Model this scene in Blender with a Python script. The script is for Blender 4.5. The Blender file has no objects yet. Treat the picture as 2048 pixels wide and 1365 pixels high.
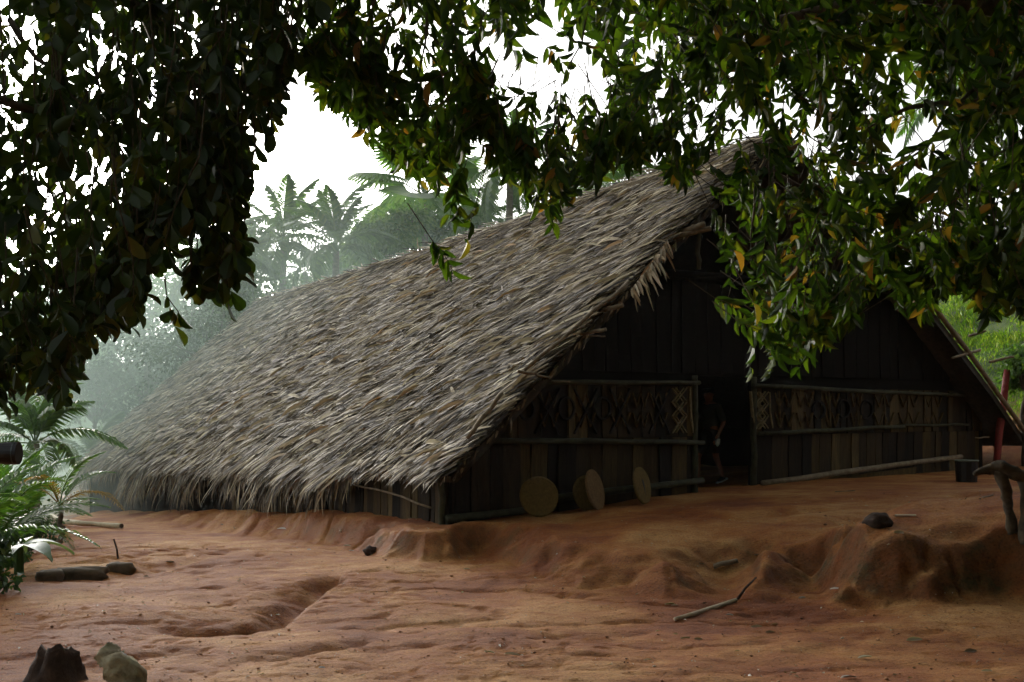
import bpy, math, random
import numpy as np
from mathutils import Matrix, Vector

random.seed(7)
R = np.random.default_rng(11)
rad = math.radians
scn = bpy.context.scene
COL = scn.collection

# ------------------------------------------------------------------ camera
HAZE = 0.0003
SMOKE = 0.08
EYE = 1.3            # eye height above the longhouse threshold (z = 0)
F = 1991.0           # 35 mm lens, in pixels of the 2048 px wide photograph
CX, HZ = 1024.0, 820.0
cd = bpy.data.cameras.new('camera')
cd.lens = 35.0; cd.sensor_width = 36.0; cd.sensor_fit = 'HORIZONTAL'
cd.shift_y = (HZ - 682.5) / 2048.0
cd.clip_start = 0.05; cd.clip_end = 3000
cam = bpy.data.objects.new('camera', cd); COL.objects.link(cam)
cam.location = (0, 0, EYE); cam.rotation_euler = (rad(90), 0, 0)
scn.camera = cam

# ------------------------------------------------------------------ sky, sun, exposure
SUN_EL, SUN_AZ = 11.0, -28.0        # degrees; azimuth from +Y, negative = left
w = bpy.data.worlds.new('World'); scn.world = w; w.use_nodes = True
nt = w.node_tree; nt.nodes.clear()
sky = nt.nodes.new('ShaderNodeTexSky'); sky.sky_type = 'NISHITA'; sky.sun_disc = False
sky.sun_elevation = rad(SUN_EL); sky.sun_rotation = rad(SUN_AZ)
sky.air_density = 1.0; sky.dust_density = 7.0; sky.ozone_density = 1.5; sky.altitude = 100
hsv = nt.nodes.new('ShaderNodeHueSaturation'); hsv.inputs['Saturation'].default_value = 0.12
bg = nt.nodes.new('ShaderNodeBackground'); bg.inputs['Strength'].default_value = 0.15
wo = nt.nodes.new('ShaderNodeOutputWorld')
nt.links.new(sky.outputs[0], hsv.inputs['Color']); nt.links.new(hsv.outputs[0], bg.inputs[0]); nt.links.new(bg.outputs[0], wo.inputs[0])
sd = bpy.data.lights.new('sun', 'SUN'); sd.energy = 0.8; sd.angle = rad(12); sd.color = (1.0, 0.86, 0.68)
sun = bpy.data.objects.new('sun', sd); COL.objects.link(sun)
_d = Vector((math.sin(rad(SUN_AZ)) * math.cos(rad(SUN_EL)), math.cos(rad(SUN_AZ)) * math.cos(rad(SUN_EL)), math.sin(rad(SUN_EL))))
sun.rotation_euler = _d.to_track_quat('Z', 'Y').to_euler()
vs = scn.view_settings
vs.view_transform = 'Standard'; vs.look = 'None'; vs.exposure = 1.68; vs.gamma = 1.0; vs.use_curve_mapping = False
cy = scn.cycles
cy.use_denoising = True;  cy.max_bounces = 6; cy.diffuse_bounces = 3; cy.transmission_bounces = 4; cy.volume_bounces = 1
cy.sample_clamp_indirect = 6.0; cy.use_adaptive_sampling = True; cy.adaptive_threshold = 0.025; cy.adaptive_min_samples = 16

# ------------------------------------------------------------------ numeric helpers
def hash2(ix, iy, seed):
    n = (ix.astype(np.int64) * 374761393 + iy.astype(np.int64) * 668265263 + seed * 974634777) & 0xffffffff
    n = ((n ^ (n >> 13)) * 1274126177) & 0xffffffff
    return ((n ^ (n >> 16)) & 0xffffff) / float(0xffffff)
def vnoise(x, y, seed=0):
    x = np.asarray(x, float); y = np.asarray(y, float)
    ix, iy = np.floor(x), np.floor(y); fx, fy = x - ix, y - iy
    fx = fx * fx * (3 - 2 * fx); fy = fy * fy * (3 - 2 * fy)
    a, b = hash2(ix, iy, seed), hash2(ix + 1, iy, seed)
    c, d = hash2(ix, iy + 1, seed), hash2(ix + 1, iy + 1, seed)
    return (a + (b - a) * fx) * (1 - fy) + (c + (d - c) * fx) * fy - 0.5
def fbm(x, y, seed=0, oct=4):
    s, a, f = 0, 1.0, 1.0
    for k in range(oct):
        s = s + a * vnoise(x * f + 17.3 * k, y * f - 9.1 * k, seed + k); a *= 0.5; f *= 2.03
    return s
def sstep(a, b, x):
    t = np.clip((x - a) / (b - a), 0, 1); return t * t * (3 - 2 * t)
def at(px, py, Y):
    return Vector(((px - CX) / F * Y, Y, EYE + (HZ - py) / F * Y))

# longhouse frame: s along the front wall, t towards the back
PX, PY = 3.36, 15.5
UX, UY = 0.835, 0.5502
VX, VY = -0.5502, 0.835
def H(s, t, z): return Vector((PX + s * UX + t * VX, PY + s * UY + t * VY, z))
def st_of(x, y):
    dx, dy = x - PX, y - PY
    return dx * UX + dy * UY, dx * VX + dy * VY

# ------------------------------------------------------------------ ground height
def lowpt(px, py, zl=-0.48):
    Y = (EYE - zl) * F / (py - HZ); return ((px - CX) / F * Y, Y)
_b0 = H(-5.5, 29, 0); _b1 = H(-5.5, 5.0, 0)
BANK = [(_b0.x, _b0.y), (_b1.x, _b1.y)] + [lowpt(*p) for p in
        [(705, 1072), (780, 1108), (840, 1118), (905, 1112), (955, 1098), (1050, 1132), (1150, 1166), (1250, 1172),
         (1330, 1186), (1400, 1184), (1430, 1172), (1450, 1150), (1466, 1172), (1478, 1196), (1500, 1212), (1560, 1188), (1620, 1158), (1690, 1205),
         (1770, 1210), (1850, 1216), (2010, 1216), (2250, 1240)]] + [(30, 6), (30, 70), (-10, 70)]
BK = np.array(BANK)
def bank_sd(x, y):
    x = np.asarray(x, float); y = np.asarray(y, float)
    d2 = np.full(x.shape, 1e9); inside = np.zeros(x.shape, bool); n = len(BK)
    for i in range(n):
        ax, ay = BK[i]; bx, by = BK[(i + 1) % n]
        ex, ey = bx - ax, by - ay
        t = np.clip(((x - ax) * ex + (y - ay) * ey) / (ex * ex + ey * ey), 0, 1)
        d2 = np.minimum(d2, (x - ax - t * ex) ** 2 + (y - ay - t * ey) ** 2)
        c = ((ay > y) != (by > y)) & (x < (bx - ax) * (y - ay) / (by - ay + 1e-12) + ax)
        inside ^= c
    return np.sqrt(d2) * np.where(inside, 1, -1)
def polyd(x, y, pts):
    d2 = np.full(np.shape(x), 1e9); sg = np.zeros(np.shape(x))
    for (ax, ay), (bx, by) in zip(pts[:-1], pts[1:]):
        ex, ey = bx - ax, by - ay
        t = np.clip(((x - ax) * ex + (y - ay) * ey) / (ex * ex + ey * ey), 0, 1)
        dd = (x - ax - t * ex) ** 2 + (y - ay - t * ey) ** 2
        m = dd < d2; d2 = np.where(m, dd, d2)
        sg = np.where(m, np.sign(ex * (y - ay) - ey * (x - ax)), sg)
    return np.sqrt(d2), sg
GULLY = [  # pixel polylines on the lower yard: (points, depth, width)
    ([(380, 1245), (470, 1238), (545, 1222), (600, 1190), (640, 1162), (668, 1150)], 0.15, 0.16),
    ([(300, 1122), (370, 1112), (430, 1098), (520, 1080)], 0.07, 0.16),
    ([(250, 1105), (320, 1090), (370, 1078)], 0.06, 0.12),
    ([(560, 1305), (640, 1285), (720, 1272)], 0.06, 0.10),
    ([(310, 1168), (370, 1163), (440, 1160)], 0.03, 0.07),
    ([(1110, 1268), (1200, 1258), (1290, 1250)], 0.035, 0.08),
    ([(760, 1288), (850, 1280)], 0.03, 0.07),
    ([(180, 1330), (260, 1300), (370, 1290)], 0.07, 0.15),
]
GULLY = [([lowpt(*p) for p in ps], dp, wd) for ps, dp, wd in GULLY]
GULLY_UP = [([lowpt(1440, 1150), lowpt(1465, 1118, -.3), lowpt(1500, 1088, -.15), lowpt(1515, 1080, -.12)], 0.24, 0.20),
            ([lowpt(1690, 1085, -.05), lowpt(1720, 1080, -.05)], 0.14, 0.10),
            ([lowpt(1480, 1200, -.4), lowpt(1560, 1150, -.2), lowpt(1680, 1112, -.08)], 0.10, 0.13),
            ([lowpt(1300, 1030, -.1), lowpt(1480, 1035, -.05), lowpt(1640, 1022, 0)], 0.05, 0.16),
            ([lowpt(1700, 1040, 0), lowpt(1840, 1010, .1), lowpt(1950, 985, .2)], 0.10, 0.22)]
def ground(x, y, fine=True):
    x = np.asarray(x, float); y = np.asarray(y, float)
    s, t = st_of(x, y)
    sd_ = bank_sd(x, y)
    low = -0.52 - 0.069 * np.clip(y - 13, 0, 30) * sstep(-3.5, -5.5, s) + 0.012 * x * sstep(0, 5, y)
    ed = np.interp(y, [-50, 9.7, 13.3, 17, 24, 60], [-5.3, -5.3, -6.2, -7.6, -11, -24])
    low = low - 1.1 * sstep(-0.1, 2.2, ed + 0.35 * fbm(x * .9, y * .9, 40, 3) - x)
    # gently hummocky, streaked along the run-off
    low = low + 0.07 * fbm(x * .5, y * .8, 3, 3) + 0.032 * fbm(x * 1.5 + y * .3, y * 2.1, 5, 4) + 0.013 * fbm(x * 5, y * 7, 6, 5) - .02 * np.exp(-(fbm(x * 2.2 + y, y * 5.5, 26, 3) / .05) ** 2) * sstep(-.1, .25, fbm(x * .8, y * .8, 27, 2))
    g = np.abs(fbm(x * .9 + y * .5, y * 2.4, 21, 3))
    low = low - 0.05 * np.exp(-(g / 0.07) ** 2) * (0.5 + fbm(x * .4, y * .4, 9, 2))
    for pts, dp, wd in GULLY:
        d, sg = polyd(x, y, pts)
        d = d * (1 + .6 * fbm(x * 3, y * 3, 60, 2))
        low = low - dp * np.exp(-(d / np.where(sg > 0, wd * 1.6, wd * .55)) ** 2)
    plat = -0.19 + 0.055 * np.minimum(x, 5) + 0.10 * np.clip(x - 5, 0, 6) * sstep(16.5, 12, y) - 0.055 * np.clip(t - 3, 0, 40)
    plat = plat - 0.10 * sstep(1.6, 0.2, sd_) * sstep(5, 2, x) * sstep(.2, 1.2, x) + .05 * sstep(1.0, -.5, x)
    plat = plat + 0.10 * fbm(x * .6, y * .9, 31, 3) * sstep(4.5, .5, np.abs(sd_ - 1.5)) + 0.03 * fbm(x * 1.9, y * 3, 33, 4)
    plat = plat + .34 * np.exp(-((x - 5.3) / 1.25) ** 2 - ((y - 9.9) / 1.0) ** 2) + .02 * fbm(x * 6, y * 7, 35, 4) * sstep(4, 1, sd_)
    dr, _sg = polyd(x, y, [lowpt(2000, 985, .3), lowpt(1900, 1010, .2), lowpt(1780, 1055, .1), lowpt(1660, 1100, 0)])
    plat = plat + .13 * np.exp(-(dr / .45) ** 2)
    for pts, dp, wd in GULLY_UP:
        d, sg = polyd(x, y, pts)
        d = d * (1 + .6 * fbm(x * 3, y * 3, 61, 2))
        plat = plat - dp * np.exp(-(d / wd) ** 2)
    e = sd_ + (0.30 - .17 * sstep(1.8, 3.0, x)) * fbm(x * 1.3, y * 1.3, 12, 3) + 0.10 * fbm(x * 4, y * 4, 14, 5)
    e = e - .05 * np.exp(-(fbm(x * 2.2, y * .9, 15, 2) / .06) ** 2); wb = .40 + .22 * np.exp(-((x - 1.6) / 1.3) ** 2) - .04 * sstep(2.2, 3.0, x); m = sstep(-0.10, wb, e)
    z = low + (plat - low) * m + (plat - low) * .25 * np.exp(-((e - .42) / .2) ** 2) * fbm(x * 3, y * 3, 18, 2)
    # grassy hillside right of the house
    hs = s - 8.3 + 1.0 * fbm(x * .3, y * .3, 70, 3)
    hill = 0.55 * np.clip(hs, 0, 14) + 0.12 * np.clip(hs - 14, 0, 60)
    hill = np.minimum(hill, 6.5) * sstep(9, 15, y) * sstep(34, 22, t)
    z = z + hill + (0.25 * fbm(x * .8, y * .8, 72, 3)) * sstep(.5, 3, hs) * sstep(9, 15, y)
    # falling away far behind
    z = z - 0.02 * np.clip(y - 45, 0, 60)
    return z
def gz(x, y): return float(ground(np.array([x]), np.array([y]))[0])
def gp(px, py, lo=3.5, hi=60):
    Y = np.linspace(lo, hi, 4000); X = (px - CX) / F * Y
    ray = EYE + (HZ - py) / F * Y
    k = np.argmax(ray < ground(X, Y)); 
    return Vector((X[k], Y[k], ray[k]))

# ------------------------------------------------------------------ materials
def mat(name, rough=0.8):
    m = bpy.data.materials.new(name); m.use_nodes = True
    return m, m.node_tree, m.node_tree.nodes['Principled BSDF']
def ramp(n, stops):
    r = n.nodes.new('ShaderNodeValToRGB'); el = r.color_ramp.elements
    while len(el) < len(stops): el.new(0.5)
    for e, (p, c) in zip(el, stops): e.position = p; e.color = (*c, 1)
    return r
def noise_node(n, scale, detail=4, rough=.6, vec=None, mapping=None):
    t = n.nodes.new('ShaderNodeTexNoise'); t.inputs['Scale'].default_value = scale
    t.inputs['Detail'].default_value = detail; t.inputs['Roughness'].default_value = rough
    tc = n.nodes.new('ShaderNodeTexCoord')
    if mapping:
        mp = n.nodes.new('ShaderNodeMapping'); mp.inputs['Scale'].default_value = mapping[0]; mp.inputs['Rotation'].default_value = mapping[1]
        n.links.new(tc.outputs['Object'], mp.inputs[0]); n.links.new(mp.outputs[0], t.inputs['Vector'])
    else: n.links.new(tc.outputs['Object'], t.inputs['Vector'])
    return t
def bump(n, p, h, strength=.4, dist=.02, prev=None):
    b = n.nodes.new('ShaderNodeBump'); b.inputs['Strength'].default_value = strength; b.inputs['Distance'].default_value = dist
    n.links.new(h, b.inputs['Height'])
    if prev: n.links.new(prev.outputs[0], b.inputs['Normal'])
    n.links.new(b.outputs[0], p.inputs['Normal']); return b
def mixc(n, fac, a, b, typ='MIX'):
    m = n.nodes.new('ShaderNodeMix'); m.data_type = 'RGBA'; m.blend_type = typ
    for v, i in ((fac, 0), (a, 6), (b, 7)):
        if isinstance(v, (int, float)): m.inputs[i].default_value = v
        elif isinstance(v, tuple): m.inputs[i].default_value = (*v, 1)
        else: n.links.new(v, m.inputs[i])
    return m
def rand_value(n):
    """one random number per loose piece, also between copies of one piece"""
    g = n.nodes.new('ShaderNodeNewGeometry'); oi = n.nodes.new('ShaderNodeObjectInfo')
    a = n.nodes.new('ShaderNodeMath'); a.operation = 'ADD'; n.links.new(g.outputs['Random Per Island'], a.inputs[0]); n.links.new(oi.outputs['Random'], a.inputs[1])
    f = n.nodes.new('ShaderNodeMath'); f.operation = 'FRACT'; n.links.new(a.outputs[0], f.inputs[0]); return f.outputs[0]

def leaf_mat(name, stops, trans=.35, rough=.45, tint=(1.5, 1.7, .5), spec=.35):
    m, n, p = mat(name)
    r = ramp(n, stops); n.links.new(rand_value(n), r.inputs[0])
    p.inputs['Roughness'].default_value = rough; p.inputs['Specular IOR Level'].default_value = spec
    n.links.new(r.outputs[0], p.inputs['Base Color'])
    tr = n.nodes.new('ShaderNodeBsdfTranslucent')
    tm = mixc(n, 1.0, r.outputs[0], tint, 'MULTIPLY'); n.links.new(tm.outputs[2], tr.inputs[0])
    mx = n.nodes.new('ShaderNodeMixShader'); mx.inputs[0].default_value = trans
    n.links.new(p.outputs[0], mx.inputs[1]); n.links.new(tr.outputs[0], mx.inputs[2])
    n.links.new(mx.outputs[0], n.nodes['Material Output'].inputs['Surface']); return m
def rough_mat(name, c0, c1, scale=8, rough=.85, stretch=None, bs=.4, bd=.01, c2=None):
    m, n, p = mat(name)
    t = noise_node(n, scale, 6, .65, mapping=(stretch, (0, 0, 0)) if stretch else None)
    st = [(.32, c0), (.68, c1)] if c2 is None else [(.30, c0), (.5, c1), (.72, c2)]
    r = ramp(n, st); n.links.new(t.outputs[0], r.inputs[0])
    n.links.new(r.outputs[0], p.inputs['Base Color']); p.inputs['Roughness'].default_value = rough
    p.inputs['Specular IOR Level'].default_value = .25
    bump(n, p, t.outputs[0], bs, bd); return m
M = {}
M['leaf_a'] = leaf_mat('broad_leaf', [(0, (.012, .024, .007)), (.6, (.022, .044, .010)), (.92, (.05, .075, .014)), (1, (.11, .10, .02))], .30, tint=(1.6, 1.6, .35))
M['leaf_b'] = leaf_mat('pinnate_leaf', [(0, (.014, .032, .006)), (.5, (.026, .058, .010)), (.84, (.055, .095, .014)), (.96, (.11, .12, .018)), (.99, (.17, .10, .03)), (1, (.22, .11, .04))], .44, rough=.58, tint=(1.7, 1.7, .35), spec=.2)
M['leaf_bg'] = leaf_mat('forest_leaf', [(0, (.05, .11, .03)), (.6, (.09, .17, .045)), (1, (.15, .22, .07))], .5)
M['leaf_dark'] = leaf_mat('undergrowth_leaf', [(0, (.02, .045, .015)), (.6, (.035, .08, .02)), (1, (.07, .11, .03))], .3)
M['frond'] = leaf_mat('palm_leaflet', [(0, (.04, .10, .02)), (.7, (.075, .16, .03)), (1, (.12, .20, .04))], .4, .35, spec=.6)
M['frond_yellow'] = leaf_mat('yellow_palm_leaflet', [(0, (.20, .13, .02)), (1, (.35, .20, .03))], .3)
M['grass'] = leaf_mat('grass_blade', [(0, (.09, .19, .02)), (.6, (.18, .30, .03)), (1, (.30, .34, .06))], .5)
M['twig'] = rough_mat('twig_bark', (.03, .022, .014), (.10, .08, .05), 30)
M['bark'] = rough_mat('tree_bark', (.04, .03, .02), (.14, .11, .08), 6, stretch=(2, 2, .5), bs=.8, bd=.03)
M['palm_bark'] = rough_mat('palm_bark', (.10, .085, .06), (.24, .2, .15), 4, stretch=(1, 1, 4), bs=.7, bd=.03)

def thatch_mat(name, stops):
    m, n, p = mat(name)
    r = ramp(n, stops); n.links.new(rand_value(n), r.inputs[0])
    t = noise_node(n, 1.3, 6, .7); r2 = ramp(n, [(.32, (.50, .46, .45)), (.5, (.95, .93, .9)), (.7, (1.15, 1.13, 1.02))]); n.links.new(t.outputs[0], r2.inputs[0])
    mx = mixc(n, 1.0, r.outputs[0], r2.outputs[0], 'MULTIPLY'); n.links.new(mx.outputs[2], p.inputs['Base Color'])
    p.inputs['Roughness'].default_value = .62; p.inputs['Specular IOR Level'].default_value = .35; return m
M['thatch'] = thatch_mat('dry_palm_thatch', [(0, (.020, .014, .008)), (.3, (.080, .058, .033)), (.55, (.20, .152, .088)), (.78, (.34, .275, .163)), (.92, (.50, .425, .275)), (1, (.78, .71, .53))])
M['thatch_pale'] = thatch_mat('pale_dry_palm_leaf', [(0, (.40, .33, .21)), (.5, (.54, .47, .32)), (.8, (.45, .29, .14)), (1, (.80, .74, .60))])
M['deck'] = rough_mat('roof_underlay', (.025, .02, .016), (.07, .055, .04), 12)
M['pole'] = rough_mat('weathered_pole', (.10, .075, .045), (.24, .19, .12), 10, stretch=(1, 1, 1), bs=.4)
M['rail'] = rough_mat('mossy_rail_pole', (.018, .018, .009), (.06, .058, .028), 7)

def plank_mat():
    m, n, p = mat('bark_plank')
    r = ramp(n, [(0, (.007, .004, .002)), (.35, (.017, .010, .005)), (.7, (.045, .028, .011)), (1, (.10, .068, .026))]); n.links.new(rand_value(n), r.inputs[0])
    t = noise_node(n, 3.0, 8, .7, mapping=((6, 6, .7), (0, 0, 0)))
    r2 = ramp(n, [(.28, (.35, .33, .3)), (.5, (.9, .9, .85)), (.72, (1.5, 1.55, 1.2))]); n.links.new(t.outputs[0], r2.inputs[0])
    mx = mixc(n, 1.0, r.outputs[0], r2.outputs[0], 'MULTIPLY'); n.links.new(mx.outputs[2], p.inputs['Base Color'])
    p.inputs['Roughness'].default_value = .85; p.inputs['Specular IOR Level'].default_value = .2
    bump(n, p, t.outputs[0], .7, .015); return m
M['plank'] = plank_mat()
def plain(name, c, rough=.7, spec=.3, scale=14, var=.25):
    lo = tuple(v * (1 - var) for v in c); hi = tuple(min(1, v * (1 + var)) for v in c)
    m = rough_mat(name, lo, hi, scale, rough, bs=.15, bd=.004)
    m.node_tree.nodes['Principled BSDF'].inputs['Specular IOR Level'].default_value = spec; return m
M['shade_board'] = plain('shade_toned_board', (.0055, .004, .003), .9, .1)  # near-black: the gloom under the roof overhang is put into the colour
M['cream'] = plain('cream_paint', (.20, .155, .075), .8, .2, 20, .4)
M['dark_paint'] = plain('dark_paint', (.010, .008, .007), .8, .2)
M['disc'] = plain('disc_fibre', (.13, .085, .022), .8, .2, 25, .35)
M['disc_red'] = plain('disc_wood', (.15, .085, .03), .8, .2, 25, .35)
M['red'] = plain('red_paint', (.20, .025, .02), .6, .3)
M['black'] = plain('black_plastic', (.008, .008, .009), .45, .4)
M['rim'] = plain('pale_rim', (.12, .14, .09), .6)
M['glass'] = plain('lens_glass', (.004, .007, .008), .08, .8)
M['palewood'] = rough_mat('pale_debarked_wood', (.28, .22, .12), (.46, .38, .24), 5, .7, bs=.25, c2=(.38, .36, .25))
M['white_stick'] = rough_mat('bleached_stick', (.35, .27, .16), (.58, .48, .34), 9, .7, bs=.2)
M['rotten'] = rough_mat('rotten_wood', (.018, .011, .008), (.075, .045, .028), 9, .9, bs=1.0, bd=.03)
M['lichen'] = rough_mat('lichened_log', (.10, .075, .04), (.26, .22, .13), 9, .9, bs=.9, bd=.02, c2=(.36, .36, .24))
M['stone'] = rough_mat('dark_stone', (.05, .036, .022), (.15, .11, .07), 7, .85, bs=.8, bd=.02)
M['litter'] = leaf_mat('dry_fallen_leaf', [(0, (.16, .10, .05)), (.5, (.28, .20, .12)), (1, (.5, .45, .36))], .15)
M['white'] = plain('pale_curled_leaf', (.55, .52, .46), .7)
M['skin'] = plain('skin', (.22, .09, .06), .55)
M['shirt'] = plain('dark_shirt', (.02, .03, .035), .8)
M['shorts'] = plain('dark_shorts', (.008, .01, .016), .8)
M['hair'] = plain('dark_hair', (.008, .007, .006), .6)
M['shoe'] = plain('dark_shoe', (.015, .014, .022), .7)
M['sole'] = plain('white_sole', (.62, .64, .62), .6)
M['clothpale'] = plain('pale_cloth', (.45, .52, .50), .8)

def soil_mat():
    m, n, p = mat('red_clay_soil')
    a = noise_node(n, .55, 6, .62, mapping=((.9, 1.1, 1), (0, 0, rad(12))))
    b = noise_node(n, 2.6, 8, .7, mapping=((.85, 1.2, 1), (0, 0, rad(10))))
    c = noise_node(n, 45, 5, .7)
    ad = n.nodes.new('ShaderNodeMath'); ad.operation = 'MULTIPLY_ADD'; n.links.new(b.outputs[0], ad.inputs[0]); ad.inputs[1].default_value = .55; n.links.new(a.outputs[0], ad.inputs[2])
    r = ramp(n, [(.58, (.20, .050, .006)), (.70, (.28, .084, .011)), (.80, (.37, .142, .027)), (.96, (.52, .275, .088))]); n.links.new(ad.outputs[0], r.inputs[0])
    # slopes show raw, darker, redder clay with brown moss
    g = n.nodes.new('ShaderNodeNewGeometry'); sx = n.nodes.new('ShaderNodeSeparateXYZ'); n.links.new(g.outputs['Normal'], sx.inputs[0])
    mr = n.nodes.new('ShaderNodeMapRange'); mr.inputs[1].default_value = .93; mr.inputs[2].default_value = .60; n.links.new(sx.outputs[2], mr.inputs[0])
    moss = ramp(n, [(.36, (.23, .066, .009)), (.54, (.17, .062, .010)), (.68, (.075, .055, .012))]); n.links.new(b.outputs[0], moss.inputs[0])
    mx = mixc(n, mr.outputs[0], r.outputs[0], moss.outputs[0])
    gr = ramp(n, [(.36, (.55, .52, .50)), (.46, (.92, .91, .90)), (.62, (1.12, 1.12, 1.12))]); n.links.new(c.outputs[0], gr.inputs[0])
    m2 = mixc(n, 1.0, mx.outputs[2], gr.outputs[0], 'MULTIPLY')
    # grass-covered hillside
    at_ = n.nodes.new('ShaderNodeAttribute'); at_.attribute_name = 'grassy'
    gc = ramp(n, [(.35, (.045, .09, .018)), (.65, (.12, .17, .04))]); n.links.new(b.outputs[0], gc.inputs[0])
    m3 = mixc(n, at_.outputs['Fac'], m2.outputs[2], gc.outputs[0])
    n.links.new(m3.outputs[2], p.inputs['Base Color'])
    p.inputs['Roughness'].default_value = .78; p.inputs['Specular IOR Level'].default_value = .3
    d_ = noise_node(n, 14, 8, .75, mapping=((.7, 1.5, 1), (0, 0, rad(10)))); b1 = bump(n, p, b.outputs[0], .5, .07); b2 = bump(n, p, d_.outputs[0], .9, .055, b1); bump(n, p, c.outputs[0], .6, .016, b2); return m
M['soil'] = soil_mat()

# ------------------------------------------------------------------ object helpers
def tag(o, label=None, cat=None, group=None, kind=None):
    if label: o['label'] = label
    if cat: o['category'] = cat
    if group: o['group'] = group
    if kind: o['kind'] = kind
    return o
def adopt(o, parent):
    if parent is not None:
        o.parent = parent
        L = parent.get('_base')
        if parent.type == 'EMPTY' or parent.location.length > 0:
            o.matrix_parent_inverse = Matrix.Translation(-parent.location)
    return o
def thing(name, loc, label, cat, group=None):
    o = bpy.data.objects.new(name, None); COL.objects.link(o); o.location = loc; o.empty_display_size = .2
    return tag(o, label, cat, group)
def mesh_obj(name, verts, faces, material, parent=None, base=None, smooth=False, mesh=None):
    if mesh is None:
        v = np.asarray(verts, float)
        if base is not None: v = v - np.array(base)
        mesh = bpy.data.meshes.new(name)
        if isinstance(faces, np.ndarray):
            k = faces.shape[1]
            mesh.vertices.add(len(v)); mesh.vertices.foreach_set('co', v.astype(np.float32).ravel())
            mesh.loops.add(faces.size); mesh.loops.foreach_set('vertex_index', faces.astype(np.int32).ravel())
            mesh.polygons.add(len(faces)); mesh.polygons.foreach_set('loop_start', np.arange(0, faces.size, k, dtype=np.int32))
            mesh.polygons.foreach_set('loop_total', np.full(len(faces), k, dtype=np.int32))
            mesh.update(calc_edges=True)
        else:
            mesh.from_pydata(v.tolist(), [], faces)
        mesh.materials.append(M[material])
        if smooth: mesh.polygons.foreach_set('use_smooth', np.ones(len(mesh.polygons), bool))
    o = bpy.data.objects.new(name, mesh); COL.objects.link(o)
    if base is not None: o.location = base
    adopt(o, parent); return o
class MB:
    def __init__(self): self.v, self.f = [], []
    def add(self, v, f):
        b = len(self.v); self.v += [tuple(q) for q in v]; self.f += [tuple(b + i for i in q) for q in f]; return self
    def tube(self, path, radii, n=8, wob=0, seed=0, caps=True):
        P = [Vector(p) for p in path]; k = len(P)
        if isinstance(radii, (int, float)): radii = [radii] * k
        rnd = random.Random(seed); vs, fs = [], []
        up = Vector((0, 0, 1)); d0 = (P[1] - P[0]).normalized()
        if abs(d0.dot(up)) > .9: up = Vector((1, 0, 0))
        for i in range(k):
            d = (P[min(i + 1, k - 1)] - P[max(i - 1, 0)]).normalized()
            a = d.cross(up).normalized(); b = a.cross(d)
            for j in range(n):
                th = 2 * math.pi * j / n; rr = radii[i] * (1 + wob * (rnd.random() - .5))
                vs.append(P[i] + (a * math.cos(th) + b * math.sin(th)) * rr)
        for i in range(k - 1):
            for j in range(n):
                fs.append((i * n + j, i * n + (j + 1) % n, (i + 1) * n + (j + 1) % n, (i + 1) * n + j))
        if caps: fs.append(tuple(range(n - 1, -1, -1))); fs.append(tuple((k - 1) * n + j for j in range(n)))
        return self.add(vs, fs)
    def quadbox(self, b, tp):
        """box from 4 bottom and 4 top corners"""
        return self.add(list(b) + list(tp), [(3, 2, 1, 0), (4, 5, 6, 7), (0, 1, 5, 4), (1, 2, 6, 5), (2, 3, 7, 6), (3, 0, 4, 7)])
    def build(self, name, material, parent=None, base=None, smooth=False):
        return mesh_obj(name, self.v, self.f, material, parent, base, smooth)
def rough_tube(path, radii, amp=.25, freq=6, n=16, sub=6, seed=0):
    """knotty tube: path resampled, surface pushed in and out"""
    P0 = [Vector(p) for p in path]; P, RR = [], []
    for i in range(len(P0) - 1):
        p_ = [P0[max(i - 1, 0)], P0[i], P0[i + 1], P0[min(i + 2, len(P0) - 1)]]
        for j in range(sub):
            t = j / sub
            P.append(.5 * ((2 * p_[1]) + (p_[2] - p_[0]) * t + (2 * p_[0] - 5 * p_[1] + 4 * p_[2] - p_[3]) * t * t + (3 * p_[1] - p_[0] - 3 * p_[2] + p_[3]) * t ** 3)); RR.append(radii[i] + (radii[i + 1] - radii[i]) * t)
    P.append(P0[-1]); RR.append(radii[-1])
    mb = MB().tube(P, RR, n); k = len(P)
    c = np.repeat(np.array(P), n, 0); v = np.array(mb.v); L = np.repeat(np.arange(k), n) / sub; a = np.tile(np.arange(n), k) / n * 2 * math.pi
    f = 1 + amp * (fbm(np.cos(a) * 1.3 + seed + L * freq * .25, np.sin(a) * 1.3 + L * freq * .2, seed, 4) + .5 * fbm(np.cos(a) * 4 + seed, np.sin(a) * 4 + L * freq, seed + 5, 2))
    mb.v = [tuple(x) for x in (c + (v - c) * f[:, None])]; return mb
def bend(a, b, n=6, sag=0, wob=0, seed=0):
    r = random.Random(seed); a, b = Vector(a), Vector(b); out = []
    for i in range(n):
        t = i / (n - 1); p = a.lerp(b, t); p.z -= sag * 4 * t * (1 - t)
        if 0 < i < n - 1: p += Vector((r.uniform(-1, 1), r.uniform(-1, 1), r.uniform(-1, 1))) * wob
        out.append(p)
    return out
def frames(d, nrm):
    """orthonormal frames (N,3,3) columns: side, direction, normal"""
    d = d / np.linalg.norm(d, axis=1, keepdims=True)
    s = np.cross(d, nrm); s /= np.linalg.norm(s, axis=1, keepdims=True) + 1e-9
    n = np.cross(s, d); return np.stack([s, d, n], axis=2)
def place(tv, tf, org, fr, sc):
    """copies of a template: verts (N*k,3), faces"""
    N, k = len(org), len(tv)
    v = np.einsum('nij,nkj->nki', fr, tv[None] * sc[:, None, :]) + org[:, None, :]
    f = (tf[None] + (np.arange(N) * k)[:, None, None]).reshape(-1, tf.shape[1])
    return v.reshape(-1, 3), f
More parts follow.
